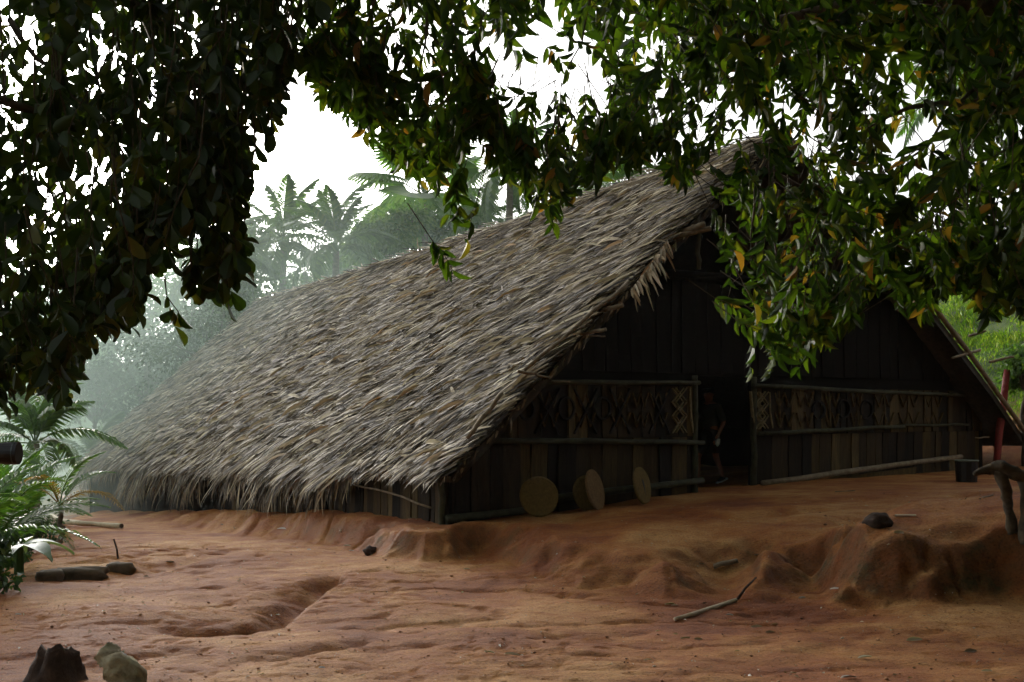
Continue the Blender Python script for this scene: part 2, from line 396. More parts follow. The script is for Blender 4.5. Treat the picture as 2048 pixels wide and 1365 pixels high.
def piece_matrix(org, fr, sc):
    m = Matrix.Identity(4)
    for i in range(3):
        for j in range(3): m[i][j] = float(fr[i, j] * sc[j])
        m[i][3] = float(org[i])
    return m
def leaf_template(profile, fold=.18, droop=.25):
    """leaf of unit length along y, unit half-width x; triangles"""
    rows = [(u, wd) for u, wd in profile]; vs, fs, idx = [], [], []
    for u, wd in rows:
        z = -droop * u * u
        if wd == 0: idx.append((len(vs),)); vs.append((0, u, z))
        else:
            b = len(vs); idx.append((b, b + 1, b + 2)); vs += [(-wd, u, z + fold * wd * .5), (0, u, z), (wd, u, z + fold * wd * .5)]
    for a, b in zip(idx[:-1], idx[1:]):
        if len(a) == 1: fs += [(a[0], b[1], b[0]), (a[0], b[2], b[1])]
        elif len(b) == 1: fs += [(a[0], a[1], b[0]), (a[1], a[2], b[0])]
        else: fs += [(a[0], a[1], b[1]), (a[0], b[1], b[0]), (a[1], a[2], b[2]), (a[1], b[2], b[1])]
    return np.array(vs, float), np.array(fs)
LEAF_OB = leaf_template([(0, 0), (.12, .28), (.4, .75), (.68, 1.0), (.88, .7), (1, 0)], .3, .18)
LEAF_LA = leaf_template([(0, 0), (.2, .75), (.5, 1.0), (.8, .6), (1, 0)], .4, .22)
LEAF_BG = leaf_template([(0, 0), (.5, 1.0), (1, 0)], .3, .2)

# ------------------------------------------------------------------ terrain sheet
def axis(lo, hi, step, far0, far1, grow=1.16):
    a = list(np.arange(lo, hi, step)); s = step
    while a[-1] < far1: s *= grow; a.append(a[-1] + min(s, 12))
    s = step
    while a[0] > far0: s *= grow; a.insert(0, a[0] - min(s, 12))
    return np.array(a)
gx = axis(-6.4, 6.2, .042, -260, 260); gy = axis(5.6, 14.0, .038, -60, 420)
GX, GY = np.meshgrid(gx, gy)
GZ = ground(GX.ravel(), GY.ravel())
nx, ny = len(gx), len(gy)
ii = np.arange(nx * ny).reshape(ny, nx)
gf = np.stack([ii[:-1, :-1], ii[:-1, 1:], ii[1:, 1:], ii[1:, :-1]], -1).reshape(-1, 4)
grd = mesh_obj('ground', np.stack([GX.ravel(), GY.ravel(), GZ], 1), gf, 'soil', smooth=True)
tag(grd, 'bare red clay yard cut by rain gullies', kind='structure')
_s, _t = st_of(GX.ravel(), GY.ravel())
grs = np.maximum(sstep(10.0, 11.0, _s + .8 * fbm(GX.ravel(), GY.ravel(), 90, 3)), sstep(36, 48, GY.ravel()))
edx = np.interp(GY.ravel(), [-50, 9.7, 13.3, 17, 24, 60], [-6.3, -6.3, -7.0, -8.4, -12, -25])
grs = np.maximum(grs, sstep(0, 1.5, edx - GX.ravel()))
atr = grd.data.attributes.new('grassy', 'FLOAT', 'POINT'); atr.data.foreach_set('value', grs.astype(np.float32))

# ------------------------------------------------------------------ the thatched longhouse
SR, SL, SRT = 1.45, -5.0, 8.6      # ridge, left eave, right eave along the front
TB = 25.0                            # back end
WT = 0.6                             # front wall plane
def roof_z(q, t, side):
    zr = 5.92 - 0.018 * t + .05 * vnoise(t * .7, t * 0 + 3.3, 5) - .10 * np.sin(np.clip(t, 0, 25) / 25 * math.pi)
    ze = (0.50 - 0.039 * t) if side < 0 else (0.75 - .03 * t)
    k = .13 if side < 0 else .16
    return zr + (ze - zr) * q * (1 - k * (1 - q)) + .09 * fbm(t * .45, q * 4 + side * 7, 50, 3) * sstep(0, .1, q)
def roof_pt(q, t, side):
    s = SR + ((SL if side < 0 else SRT) - SR) * q
    z = roof_z(q, t, side)
    return np.stack([PX + s * UX + t * VX, PY + s * UY + t * VY, z], -1)
def roof_tn(q, t, side):
    e = .01
    p = roof_pt(q, t, side)
    dn = roof_pt(q + e, t, side) - p; dn /= np.linalg.norm(dn, axis=-1, keepdims=True)
    bk = roof_pt(q, t + .1, side) - p; bk /= np.linalg.norm(bk, axis=-1, keepdims=True)
    n = np.cross(bk, dn) if side < 0 else np.cross(dn, bk)
    n /= np.linalg.norm(n, axis=-1, keepdims=True)
    n = np.where(n[..., 2:3] < 0, -n, n)
    return p, dn, bk, n
hb = H(1.5, WT, gz(*H(1.5, WT, 0).xy))
house = thing('thatched_longhouse', hb, 'long palm-thatched communal house with bark plank front on red clay', 'longhouse')

def roof_shell(side, off0, off1):
    q = np.linspace(0, 1, 24); t = np.linspace(.05, TB, 60); Q, T = np.meshgrid(q, t)
    p, dn, bk, n = roof_tn(Q.ravel(), T.ravel(), side)
    a = p + n * off0; b = p + n * off1; N = len(p); nq, nt_ = 24, 60
    ix = np.arange(N).reshape(nt_, nq)
    f = np.stack([ix[:-1, :-1], ix[:-1, 1:], ix[1:, 1:], ix[1:, :-1]], -1).reshape(-1, 4)
    fs = [f, f[:, ::-1] + N]
    for e in (ix[0], ix[-1], ix[:, 0], ix[:, -1]):
        fs.append(np.stack([e[:-1], e[1:], e[1:] + N, e[:-1] + N], -1))
    return np.concatenate([a, b]), np.concatenate(fs)
v1, f1 = roof_shell(-1, -.10, -.22); v2, f2 = roof_shell(1, -.10, -.22)
roof = mesh_obj('roof', np.concatenate([v1, v2]), np.concatenate([f1, f2 + len(v1)]), 'deck', house)
tag(roof, 'steep roof of dry palm thatch sweeping almost to the ground')

# dry leaf strips: unit length along y, half width 1 on x, lifting then drooping
STRIP_V = np.array([(-.55, 0, 0), (.55, 0, 0), (-1, .4, .05), (1, .4, .05), (-.7, .8, .03), (.7, .8, .03), (0, 1.0, -.03)], float)
STRIP_F = np.array([(0, 1, 3), (0, 3, 2), (2, 3, 5), (2, 5, 4), (4, 5, 6)])
def strips(q, t, side, length, width, ang, lift, tilt=.25):
    """ang: angle from straight down the slope towards the back"""
    p, dn, bk, n = roof_tn(q, t, side)
    d = dn * np.cos(ang)[:, None] + bk * np.sin(ang)[:, None] + n * lift[:, None]
    sd_ = np.cross(d, n); nn = n + sd_ * (R.normal(0, tilt, len(q)))[:, None]
    fr = frames(d, nn)
    sc = np.stack([width, length, length], 1)
    org = p + n * (R.uniform(-.05, .05, len(q)))[:, None]
    return org, fr, sc
def course_q(n):
    """rows of thatch: leaves start in bands down the slope"""
    k = 19; row = R.integers(0, k, n); return (row + R.beta(1.3, 2.2, n)) / k
TH_V, TH_F, nv = [], [], 0
def put(org, fr, sc, tv=STRIP_V, tf=STRIP_F):
    global nv
    s_, t_ = st_of(org[:, 0], org[:, 1]); k_ = np.where((s_ < -4.1) & (t_ < 3.2), .6, 1.0); sc = sc * np.stack([np.ones(len(k_)), k_, k_], 1)
    v, f = place(tv, tf, org, fr, sc); TH_V.append(v); TH_F.append(f + nv); nv += len(v)
def roof_q(p_q, dn_m): return p_q
NF, NL = 3400, 18
ft = TB * R.beta(.85, 1.25, NF); fq = np.clip(course_q(NF) * 1.03 - .02, 0, 1)
fa = rad(50) + .4 * fbm(ft * .8, fq * 8, 77, 3) + R.normal(0, .17, NF); fb = R.normal(0, .16, NF); fl = R.uniform(.32, .80, NF); flift = R.normal(.035, .035, NF)
k = np.tile(np.arange(NL), NF) - NL / 2; rp = lambda a: np.repeat(a, NL)
t = rp(ft) + k * .027 * np.cos(rp(fb)); q = rp(fq) + k * .027 * np.sin(rp(fb)) / 8.9
m_ = (t > -.05) & (t < TB) & (q > -.005) & (q < 1.0)
ang = rp(fa) + k * .012 + R.normal(0, .07, len(k)); ang = np.where(q > .88, ang * .65, ang)
ln = rp(fl) * R.uniform(.75, 1.1, len(k)) * (1 - .25 * np.abs(k) / NL)
put(*strips(q[m_], t[m_], -1, ln[m_], rp(R.uniform(.7, 1.7, NF))[m_] * R.uniform(.007, .016, m_.sum()) * (1 + .3 * (t[m_] > 12)), ang[m_], rp(flift)[m_] + R.normal(0, .025, m_.sum()), .3))
N = 40000
t = TB * R.beta(.85, 1.25, N); q = np.clip(course_q(N) * 1.02 - .01, 0, 1)
ang = rad(50) + .55 * fbm(t * 1.6, q * 18, 78, 3) * .7 + R.normal(0, .22, N)
ang = np.where(q > .88, ang * .6, ang)
put(*strips(q, t, -1, R.uniform(.2, .75, N), R.uniform(.004, .011, N) * (1 + .3 * (t > 12)), ang, R.normal(.035, .06, N), .5))
# shaggier tufts
N = 7000
t = TB * R.beta(.85, 1.25, N); q = R.uniform(0, .99, N)
put(*strips(q, t, -1, R.uniform(.08, .34, N), R.uniform(.010, .028, N), rad(45) + R.normal(0, .7, N), R.uniform(.05, .45, N), .8))
# right slope (seen only at the edge)
N = 5000
t = R.uniform(0, TB, N); q = R.uniform(0, 1, N)
put(*strips(q, t, 1, R.uniform(.4, .8, N), R.uniform(.02, .04, N), rad(20) + R.normal(0, .35, N), R.normal(.06, .06, N)))
# ridge cap: strips laid over the ridge, some sticking up
N = 3600
t = R.uniform(-.1, TB, N); q = R.uniform(0, .05, N)
put(*strips(q, t, -1, R.uniform(.4, .9, N), R.uniform(.01, .022, N), rad(60) + R.normal(0, .4, N), R.normal(.12, .12, N), .5))
# front rake: whole fronds lying along the edge, leaflets pointing down-left
N = 5200
q = R.uniform(0, 1, N); t = R.gamma(1.4, .16, N) - .12
put(*strips(q, t, -1, R.uniform(.35, .85, N), R.uniform(.010, .024, N), rad(38) + R.normal(0, .22, N), R.normal(.06, .06, N), .4))
# torn ends hanging from under the front edge
N = 900
q = R.beta(1.3, 1.3, N); p, dn, bk, nn = roof_tn(q, R.uniform(.0, .25, N), -1)
g = .5 + fbm(q * 30, q * 0, 5, 2)
d = np.stack([R.normal(-.1, .25, N), R.normal(-.1, .25, N), -np.ones(N)], 1) + dn * .9
put(p - nn * .12, frames(d, np.stack([R.normal(0, 1, N), -np.ones(N), R.normal(0, .3, N)], 1)), np.stack([R.uniform(.01, .02, N), R.uniform(.12, .4, N) * g, R.uniform(.12, .3, N)], 1))
# eave fringe: dry fronds hanging to the ground in clusters
for k in range(190):
    tt = TB * (k + R.uniform(0, 1)) / 190; n_ = int(R.integers(18, 34))
    p, dn, bk, nn = roof_tn(np.full(n_, 1.0) - R.uniform(0, .06, n_), tt + R.normal(0, .12, n_), -1)
    hang = .45 + .85 * (vnoise(np.array([tt * .9]), np.array([1.7]), 8)[0] + .5)
    if vnoise(np.array([tt * 2.3]), np.array([4.4]), 18)[0] < -.08: hang *= .28
    if tt < 3.0: hang *= .30
    lean = R.normal(.15, .2)
    d = np.stack([R.normal(0, .22, n_), R.normal(0, .22, n_), -np.full(n_, R.uniform(.6, 1.3))], 1) + dn * .45 + bk * (lean + R.normal(0, .28, n_))[:, None]
    L = R.uniform(.45, 1.0, n_) * hang * (.95 + .015 * tt) + .15
    put(p - nn * R.uniform(-.02, .12, n_)[:, None], frames(d, nn + R.normal(0, .35, (n_, 3))), np.stack([R.uniform(.009, .019, n_), L, L * .6], 1))
th = mesh_obj('thatch', np.concatenate(TH_V), np.concatenate(TH_F), 'thatch', roof)
tag(th, 'layered dry grey-brown palm leaf thatch', kind='stuff')
# the broadest loose dry leaves, one by one
LEAFSTRIP_V = np.array([(-.5, 0, 0), (.5, 0, 0), (-1, .3, .10), (0, .3, .04), (1, .3, .10), (-.9, .7, .09), (0, .7, .03), (.9, .7, .09), (-.2, 1, -.02), (.3, .96, .02)], float)
LEAFSTRIP_F = np.array([(0, 3, 2), (0, 1, 3), (1, 4, 3), (2, 3, 6), (2, 6, 5), (3, 4, 7), (3, 7, 6), (5, 6, 8), (6, 7, 9), (6, 9, 8)])
lm = bpy.data.meshes.new('palm_leaf'); lm.from_pydata(LEAFSTRIP_V.tolist(), [], LEAFSTRIP_F.tolist()); lm.materials.append(M['thatch_pale'])
N = 298
t = 17 * R.beta(.9, 1.5, N); q = R.uniform(.02, .97, N)
org, fr, sc = strips(q, t, -1, R.uniform(.25, .62, N), R.uniform(.022, .050, N), rad(48) + R.normal(0, .35, N), R.normal(.10, .06, N), .5)
p, dn, bk, n = roof_tn(q, t, -1); org = p + n * .05
for i in range(N):
    o = bpy.data.objects.new('palm_leaf', lm); COL.objects.link(o); o.parent = roof; o.matrix_basis = piece_matrix(org[i], fr[i], sc[i])

# poles on and under the roof edge
def roof_edge(px, py, t=0.0, dz=0):
    """point on the front rake plane t seen at that pixel"""
    a, b = (px - CX) / F, (HZ - py) / F
    # PX+s UX+t VX = a (PY+s UY+t VY)
    s = (a * (PY + t * VY) - PX - t * VX) / (UX - a * UY); Y = PY + s * UY + t * VY
    return Vector((a * Y, Y, EYE + b * Y + dz))
def pole(name, a, b, r0, r1, m, parent, sag=0, wob=.015, seed=1, label=None, n=7):
    k = bend(a, b, 7, sag, wob, seed); rr = [r0 + (r1 - r0) * i / 6 for i in range(7)]
    o = MB().tube(k, rr, n, .15, seed).build(name, m, parent, smooth=True)
    return tag(o, label)
out = Vector((-VX, -VY, 0))
pole('rake_pole', roof_edge(1258, 572, -.16, .06), roof_edge(1048, 752, -.20, .07), .030, .024, 'pole', roof, seed=2, label='slender pole tied along the front edge of the thatch')
pole('rake_pole', roof_edge(1004, 794, -.18, .05), roof_edge(934, 886, -.18, .06), .030, .028, 'pole', roof, seed=3)
pole('rake_pole', roof_edge(1036, 750, -.25, .05), roof_edge(1100, 758, -.22, .02), .022, .014, 'pole', roof, seed=4)
for (a, b, r_) in [((1190, 624), (1246, 611), .035), ((1158, 670), (1212, 659), .028), ((1168, 672), (1210, 673), .012), ((1330, 478), (1422, 457), .045), ((1345, 470), (1410, 448), .05), ((1100, 762), (1140, 764), .012)]:
    pole('purlin_pole', roof_edge(a[0], a[1], .1), roof_edge(b[0], b[1], -.3), r_, r_ * .9, 'pole', roof, seed=int(a[0]), wob=.006)
# right rake: edge pole and jutting purlins
def rr_pt(q, t, dz=0): 
    p = roof_pt(np.array([q]), np.array([t]), 1)[0]; return Vector((p[0], p[1], p[2] + dz))
pole('rake_pole', rr_pt(.50, -.05, -.1), rr_pt(.985, -.05, -.12), .05, .045, 'pole', roof, seed=9, label='mossy pole along the right edge of the roof')
for (a, b) in [((1960, 700), (1905, 716)), ((1938, 672), (1972, 662)), ((1978, 724), (2028, 714))]:
    pole('purlin_pole', roof_edge(a[0], a[1], .1), roof_edge(b[0], b[1], -.25), .03, .022, 'pole', roof, seed=b[0], wob=.01)
pole('gable_post', H(SR - .1, .35, 3.6), H(SR - .1, .35, 5.55), .05, .04, 'rail', roof, seed=14)
pole('gable_post', H(-.3, .35, 3.5), H(-.3, .35, 4.35), .04, .035, 'rail', roof, seed=15)
pole('tie_beam', H(-1.6, .45, 3.42), H(4.6, .45, 3.5), .06, .06, 'shade_board', roof, seed=16)
pole('ridge_pole', H(SR, -.15, 5.62), H(SR, 3, 5.6), .07, .07, 'pole', roof, seed=17)
# broken pale frond hanging under the edge
fv, ff = [], []
org = []; dd = []; ln = []
a = roof_edge(1335, 480, -.15); b = roof_edge(1262, 580, -.18)
for i in range(46):
    k = i / 45; p = a.lerp(b, k); org.append(p); s_ = 1 if i % 2 else -.5
    dd.append(Vector((.25 * s_, -.15, -1 if s_ > 0 else -.5)) + out * .2 + Vector((R.normal(0, .3), R.normal(0, .3), R.normal(0, .2)))); ln.append(R.uniform(.22, .46) * (1 if s_ > 0 else .6))
org = np.array(org); dd = np.array(dd); ln = np.array(ln)
v, f = place(LEAFSTRIP_V, LEAFSTRIP_F, org, frames(dd, np.stack([R.normal(0, .4, 46), -np.ones(46), R.normal(0, .3, 46)], 1)), np.stack([R.uniform(.010, .026, 46), ln * R.uniform(.6, 1.3, 46), ln], 1))
tag(mesh_obj('hanging_frond', v, f, 'thatch_pale', roof), 'torn pale frond hanging below the front roof edge')

# ---- front wall of bark planks
def wall_s(px, t=WT):
    a = (px - CX) / F; return (a * (PY + t * VY) - PX - t * VX) / (UX - a * UY)
def under_roof(s, t=WT):
    side = -1 if s < SR else 1
    q = (SR - s) / (SR - SL) if side < 0 else (s - SR) / (SRT - SR)
    return float(roof_z(np.array([q]), np.array([t]), side)[0]) - .27
D0, D1 = wall_s(1392), wall_s(1505)          # doorway
WL, WR = -4.75, 7.9
b_ = MB()
def panel(s0, s1, z0, z1a, z1b, t0, t1): 
    b_.quadbox([H(s0, t0, z0), H(s1, t0, z0), H(s1, t1, z0), H(s0, t1, z0)], [H(s0, t0, z1a), H(s1, t0, z1b), H(s1, t1, z1b), H(s0, t1, z1a)])
xs = np.linspace(WL, D0, 8)
for i in range(7): panel(xs[i], xs[i + 1], -.6, under_roof(xs[i]) if xs[i] < -1.2 else 3.3, under_roof(xs[i + 1]) if xs[i + 1] < -1.2 else 3.3, WT + .05, WT + .10)
panel(D0, D1, 1.85, 3.3, 3.3, WT + .05, WT + .10)
xs = np.linspace(D1, WR, 10)
for i in range(9): panel(xs[i], xs[i + 1], -.6, min(3.3, under_roof(xs[i])), min(3.3, under_roof(xs[i + 1])), WT + .05, WT + .10)
fw = b_.build('front_wall', 'shade_board', house); tag(fw, 'dark front gable wall of upright bark planks with a doorway')
rnd = random.Random(3)
def plank(s0, s1, z0, z1a, z1b, parent, t=WT, name='plank', m='plank', along=None):
    b = MB(); tw = rnd.uniform(-.012, .012); th_ = rnd.uniform(.025, .045); k = rnd.uniform(-.012, .012); off = rnd.uniform(-.018, .012)
    P_ = (lambda s, tt, z: H(s, tt, z)) if along is None else along
    n = 3; vs = []
    for i in range(n + 1):
        f = i / n
        for (s, za) in ((s0, z1a), (s1, z1b)):
            pass
        za, zb = z0 + (z1a - z0) * f, z0 + (z1b - z0) * f
        j0, j1 = rnd.uniform(-.008, .008), rnd.uniform(-.008, .008); bow = off + .012 * math.sin(f * 3.1)
        vs += [P_(s0 + j0 + k * f, t + bow + tw, za), P_(s1 + j1 + k * f, t + bow - tw, zb), P_(s1 + j1 + k * f, t + th_ + bow - tw, zb), P_(s0 + j0 + k * f, t + th_ + bow + tw, za)]
    fs = [(3, 2, 1, 0), (4 * n, 4 * n + 1, 4 * n + 2, 4 * n + 3)]
    for i in range(n):
        for j in range(4): fs.append((4 * i + j, 4 * i + (j + 1) % 4, 4 * i + 4 + (j + 1) % 4, 4 * i + 4 + j))
    return b.add(vs, fs).build(name, m, parent)
Z_MID, Z_TOP = .87, 1.68
def run(sa, sb, zfun0, zfun1, wmin, wmax, m='plank'):
    s = sa
    while s < sb - .05:
        w_ = rnd.uniform(wmin, wmax); e = min(s + w_, sb)
        if sb - e < .08: e = sb
        z0 = min(zfun0(s), zfun0(e)); z1, z2 = zfun1(s), zfun1(e)
        if max(z1, z2) > z0 + .12: plank(s + .006, e - .006, z0, max(z1, z0 + .03), max(z2, z0 + .03), fw, m=m)
        s = e
wallg = lambda s: gz(*H(s, WT, 0).xy) - .08
cap = lambda z: (lambda s: min(z, under_roof(s) if (s < -1.0 or s > 4.2) else 9))
run(WL, D0, wallg, cap(Z_MID), .16, .34); run(D1, WR, wallg, cap(Z_MID), .16, .36)
run(WL, D0, lambda s: Z_MID + .01, cap(Z_TOP), .14, .30); run(D1, WR, lambda s: Z_MID + .01, cap(Z_TOP), .16, .34)
M['plank_dark'] = M['shade_board']
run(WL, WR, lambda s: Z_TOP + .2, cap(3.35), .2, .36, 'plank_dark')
def rail(s0, s1, z0, z1, r0, seed, label=None, t=WT - .06, name='rail_pole', m='rail'):
    return pole(name, H(s0, t, z0), H(s1, t, z1), r0, r0 * .85, m, fw, wob=.012, seed=seed, label=label)
rail(-3.25, D0 + .02, 1.69, 1.73, .04, 21); rail(-4.6, D0 + .12, .90, .77, .045, 22)
rail(D1 - .02, 7.25, 1.70, 1.58, .04, 23); rail(D1 + .1, 5.2, .90, .98, .04, 24); rail(5.0, 7.3, 1.0, 1.0, .028, 25)
rail(D1, 6.8, .08, .38, .055, 26, t=WT - .22, m='pole', label='long pole laid along the foot of the wall right of the doorway')
rail(-3.0, D0 + .05, .02, .17, .06, 27, t=WT - .10, label='log along the wall foot behind the round discs')
rail(-4.75, -3.3, -.17, -.1, .06, 28, t=WT - .10)
plank(D1 + .1, 5.4, -.12, .02, .22, fw, t=WT - .2)
# door posts
pole('door_post', H(D0 - .04, WT - .01, -.15), H(D0 - .04, WT - .01, 1.85), .06, .05, 'rail', fw, seed=31)
pole('door_post', H(D1 + .03, WT, -.15), H(D1 + .03, WT, 1.85), .06, .05, 'rail', fw, seed=32)
# painted bands: flat strips standing just proud of the boards
def stroke(b, pts, wd, t=WT - .032):
    """flat ribbon through (s, z) points, slightly thick"""
    P2 = [Vector((a[0], a[1])) for a in pts]
    vs = []; k = len(P2)
    for i in range(k):
        d = (P2[min(i + 1, k - 1)] - P2[max(i - 1, 0)]).normalized(); nn = Vector((-d.y, d.x)) * wd * .5
        for tt in (t, t + .05):
            vs += [H(P2[i].x + nn.x, tt, P2[i].y + nn.y), H(P2[i].x - nn.x, tt, P2[i].y - nn.y)]
    fs = []
    for i in range(k - 1):
        a, c = 4 * i, 4 * i + 4
        fs += [(a, a + 1, c + 1, c), (a + 2, c + 2, c + 3, a + 3), (a, c, c + 2, a + 2), (a + 1, a + 3, c + 3, c + 1)]
    fs += [(0, 2, 3, 1), (4 * k - 4, 4 * k - 3, 4 * k - 1, 4 * k - 2)]
    b.add(vs, fs)
def px_s(px, py):
    s = wall_s(px, WT - .04); Y = PY + s * UY + (WT - .04) * VY; return (s, EYE + (HZ - py) / F * Y)
def diamonds(px0, px1, ys, parent, label):
    """two crossing double zigzags down a panel"""
    b = MB()
    for ph in (0, 1):
        for off in (-3.2, 3.2):
            pts = []
            for i, y in enumerate(ys):
                x = px0 if (i + ph) % 2 == 0 else px1
                pts.append(px_s(x + off, y + rnd.uniform(-1, 1)))
            stroke(b, pts, .013, WT - .034 - .004 * ph)
    tag(b.build('painted_band', 'cream', parent), label)
diamonds(1350, 1372, [776, 804, 833, 866], fw, 'cream painted lozenges left of the doorway')
diamonds(1517, 1535, [784, 808, 832, 858], fw, 'cream painted lozenges right of the doorway')
b = MB(); stroke(b, [px_s(1382, 775), px_s(1383, 820), px_s(1388, 866)], .022); b.build('painted_stripe', 'cream', fw)
b = MB(); stroke(b, [px_s(1504, 783), px_s(1507, 820), px_s(1511, 857)], .022); b.build('painted_stripe', 'cream', fw)
b = MB(); stroke(b, [px_s(1541, 785), px_s(1542, 822), px_s(1547, 857)], .016); b.build('painted_stripe', 'cream', fw)
b = MB(); rings = [(1055, 818), (1135, 817), (1208, 817)]
for (cx, cy_) in rings:
    b = MB(); stroke(b, [px_s(cx + 15 * math.cos(a * .2618 * 2), cy_ + 22 * math.sin(a * .2618 * 2)) for a in range(13)], .032)
    b.build('painted_ring', 'dark_paint', fw)
for (x0, x1) in [(1072, 1122), (1150, 1196), (1222, 1262), (1300, 1342)]:
    b = MB(); stroke(b, [px_s(x0, 778), px_s(x1, 868)], .022, WT - .034); stroke(b, [px_s(x1, 778), px_s(x0, 868)], .022, WT - .038); b.build('painted_cross', 'dark_paint', fw)
for (cx, cy_) in [(1690, 818), (1735, 820), (1640, 820)]:
    b = MB(); stroke(b, [px_s(cx + 12 * math.cos(a * .5236), cy_ + 18 * math.sin(a * .5236)) for a in range(13)], .026); b.build('painted_ring', 'dark_paint', fw)

# faint tan zigzags and lozenges along the painted band
M['tan_paint'] = plain('faded_tan_paint', (.085, .055, .022), .85, .15, 18, .5)
for (x0, x1) in [(1082, 1118), (1155, 1192), (1225, 1262), (1268, 1298), (1302, 1336), (1552, 1590), (1596, 1628), (1652, 1680), (1704, 1726), (1750, 1790), (1800, 1840), (1850, 1888)]:
    for yy in ((786, 814), (826, 854)):
        b = MB(); n_ = 5; pts = [px_s(x0 + (x1 - x0) * i / (n_ - 1), yy[0] if i % 2 == 0 else yy[1]) for i in range(n_)]
        stroke(b, pts, .02, WT - .030); b.build('painted_zigzag', 'tan_paint', fw)
for x0 in (1560, 1660, 1770, 1850):
    b = MB(); stroke(b, [px_s(x0, 782), px_s(x0 + 3, 856)], .018, WT - .031); b.build('painted_stripe', 'tan_paint', fw)

# ---- low side wall under the left eave, and closing walls out of sight
sb_ = MB()
def side_pt(s, tt, z): return H(tt, s, z)
for i in range(25):
    t0, t1 = WT + i * 24.3 / 25, WT + (i + 1) * 24.3 / 25
    zt = lambda t: float(roof_z(np.array([.93]), np.array([t]), -1)[0]) - .2
    zb = gz(*H(WL, t1, 0).xy) - .3
    sb_.quadbox([H(WL + .1, t0, zb), H(WL + .15, t0, zb), H(WL + .15, t1, zb), H(WL + .1, t1, zb)], [H(WL + .1, t0, zt(t0)), H(WL + .15, t0, zt(t0)), H(WL + .15, t1, zt(t1)), H(WL + .1, t1, zt(t1))])
sw = sb_.build('side_wall', 'shade_board', house); tag(sw, 'low plank side wall under the overhanging thatch')
t_ = WT + .02
while t_ < 9.5:
    w_ = rnd.uniform(.10, .24); z0 = gz(*H(WL, t_, 0).xy) - .1
    plank(t_ + .006, t_ + w_ - .006, z0, zt(t_), zt(t_ + w_), sw, t=WL, along=side_pt); t_ += w_
pole('rail_pole', H(WL - .12, WT + .1, -.02), H(WL - .14, 3.2, .14), .016, .014, 'pole', sw, sag=-.03, seed=41)
pole('corner_post', H(WL - .02, WT - .02, -.4), H(WL - .02, WT - .02, .62), .05, .045, 'rail', fw, seed=42)
bw = MB()
bw.quadbox([H(WL, TB - .3, -2.6), H(WR, TB - .3, -2.6), H(WR, TB - .2, -2.6), H(WL, TB - .2, -2.6)], [H(WL, TB - .3, -.2), H(WR, TB - .3, .2), H(WR, TB - .2, .2), H(WL, TB - .2, -.2)])
bw.quadbox([H(WL, TB - .3, -.2), H(WR, TB - .3, .2), H(WR, TB - .2, .2), H(WL, TB - .2, -.2)], [H(SR - .05, TB - .3, 5.1), H(SR + .05, TB - .3, 5.1), H(SR + .05, TB - .2, 5.1), H(SR - .05, TB - .2, 5.1)])
bw.build('back_wall', 'shade_board', house)
rw = MB(); rw.quadbox([H(WR, WT + .1, -2.2), H(WR + .08, WT + .1, -2.2), H(WR + .08, TB - .3, -2.2), H(WR, TB - .3, -2.2)], [H(WR, WT + .1, 1.05), H(WR + .08, WT + .1, 1.05), H(WR + .08, TB - .3, .3), H(WR, TB - .3, .3)])
rw.build('right_wall', 'shade_board', house)

# ------------------------------------------------------------------ overhanging trees in front
def norm(a): return a / (np.linalg.norm(a, axis=1, keepdims=True) + 1e-9)
YA = ([-400, 0, 60, 120, 180, 220, 255, 285, 300, 360, 400, 455, 485, 495, 545, 560, 590, 640, 690],
      [830, 815, 790, 805, 745, 680, 655, 640, 500, 480, 465, 470, 465, 330, 285, 185, 110, 50, -40])
YB = ([600, 640, 700, 738, 760, 775, 800, 830, 860, 900, 960, 1000, 1040, 1090, 1110, 1150, 1220, 1260, 1300, 1340, 1380, 1405, 1440, 1470, 1500, 1520, 1560, 1620, 1680, 1720, 1745, 1760, 1800, 1850, 1900, 1950, 2000, 2048, 2400],
      [100, 225, 262, 285, 215, 300, 335, 395, 350, 345, 255, 340, 390, 425, 430, 385, 330, 350, 345, 385, 390, 290, 290, 400, 500, 680, 735, 700, 660, 650, 560, 520, 640, 655, 590, 630, 640, 650, 660])
HOLES_A = [(325, 395, 18, 34), (300, 440, 14, 12), (270, 510, 12, 10), (420, 170, 26, 22), (340, 60, 20, 16), (120, 60, 26, 18), (210, 180, 18, 26), (70, 330, 16, 22), (350, 330, 14, 20), (470, 250, 16, 14), (250, 130, 40, 30), (275, 95, 22, 20), (60, 95, 35, 40), (95, 165, 50, 22), (150, 170, 30, 30), (310, 175, 22, 26), (200, 325, 25, 18), (300, 390, 12, 28), (240, 240, 14, 16), (30, 280, 22, 10), (385, 205, 14, 10)]
HOLES_B = [(1440, 320, 50, 45), (1310, 300, 26, 30), (1100, 60, 40, 70), (1190, 150, 45, 70), (1090, 190, 22, 40), (1250, 90, 22, 50), (1395, 245, 26, 60), (1480, 205, 22, 40), (1780, 110, 34, 36), (1840, 110, 40, 26), (1800, 60, 60, 18), (1890, 160, 40, 22), (1370, 60, 26, 40), (780, 60, 14, 40), (900, 190, 16, 30), (1000, 80, 20, 40), (1145, 280, 26, 40), (1220, 230, 20, 30)]
def hole(px, py, H_):
    m = np.zeros(len(px), bool)
    for cx, cy_, rx, ry in H_: m |= ((px - cx) / rx) ** 2 + ((py - cy_) / ry) ** 2 < 1
    return m
class Leaves:
    def __init__(self): self.o, self.d, self.n, self.s = [], [], [], []; self.tw = MB()
    def add(self, o, d, n, s): self.o.append(o); self.d.append(d); self.n.append(n); self.s.append(s)
    def arrays(self):
        o = np.concatenate(self.o); fr = frames(np.concatenate(self.d), np.concatenate(self.n)); return o, fr, np.concatenate(self.s)
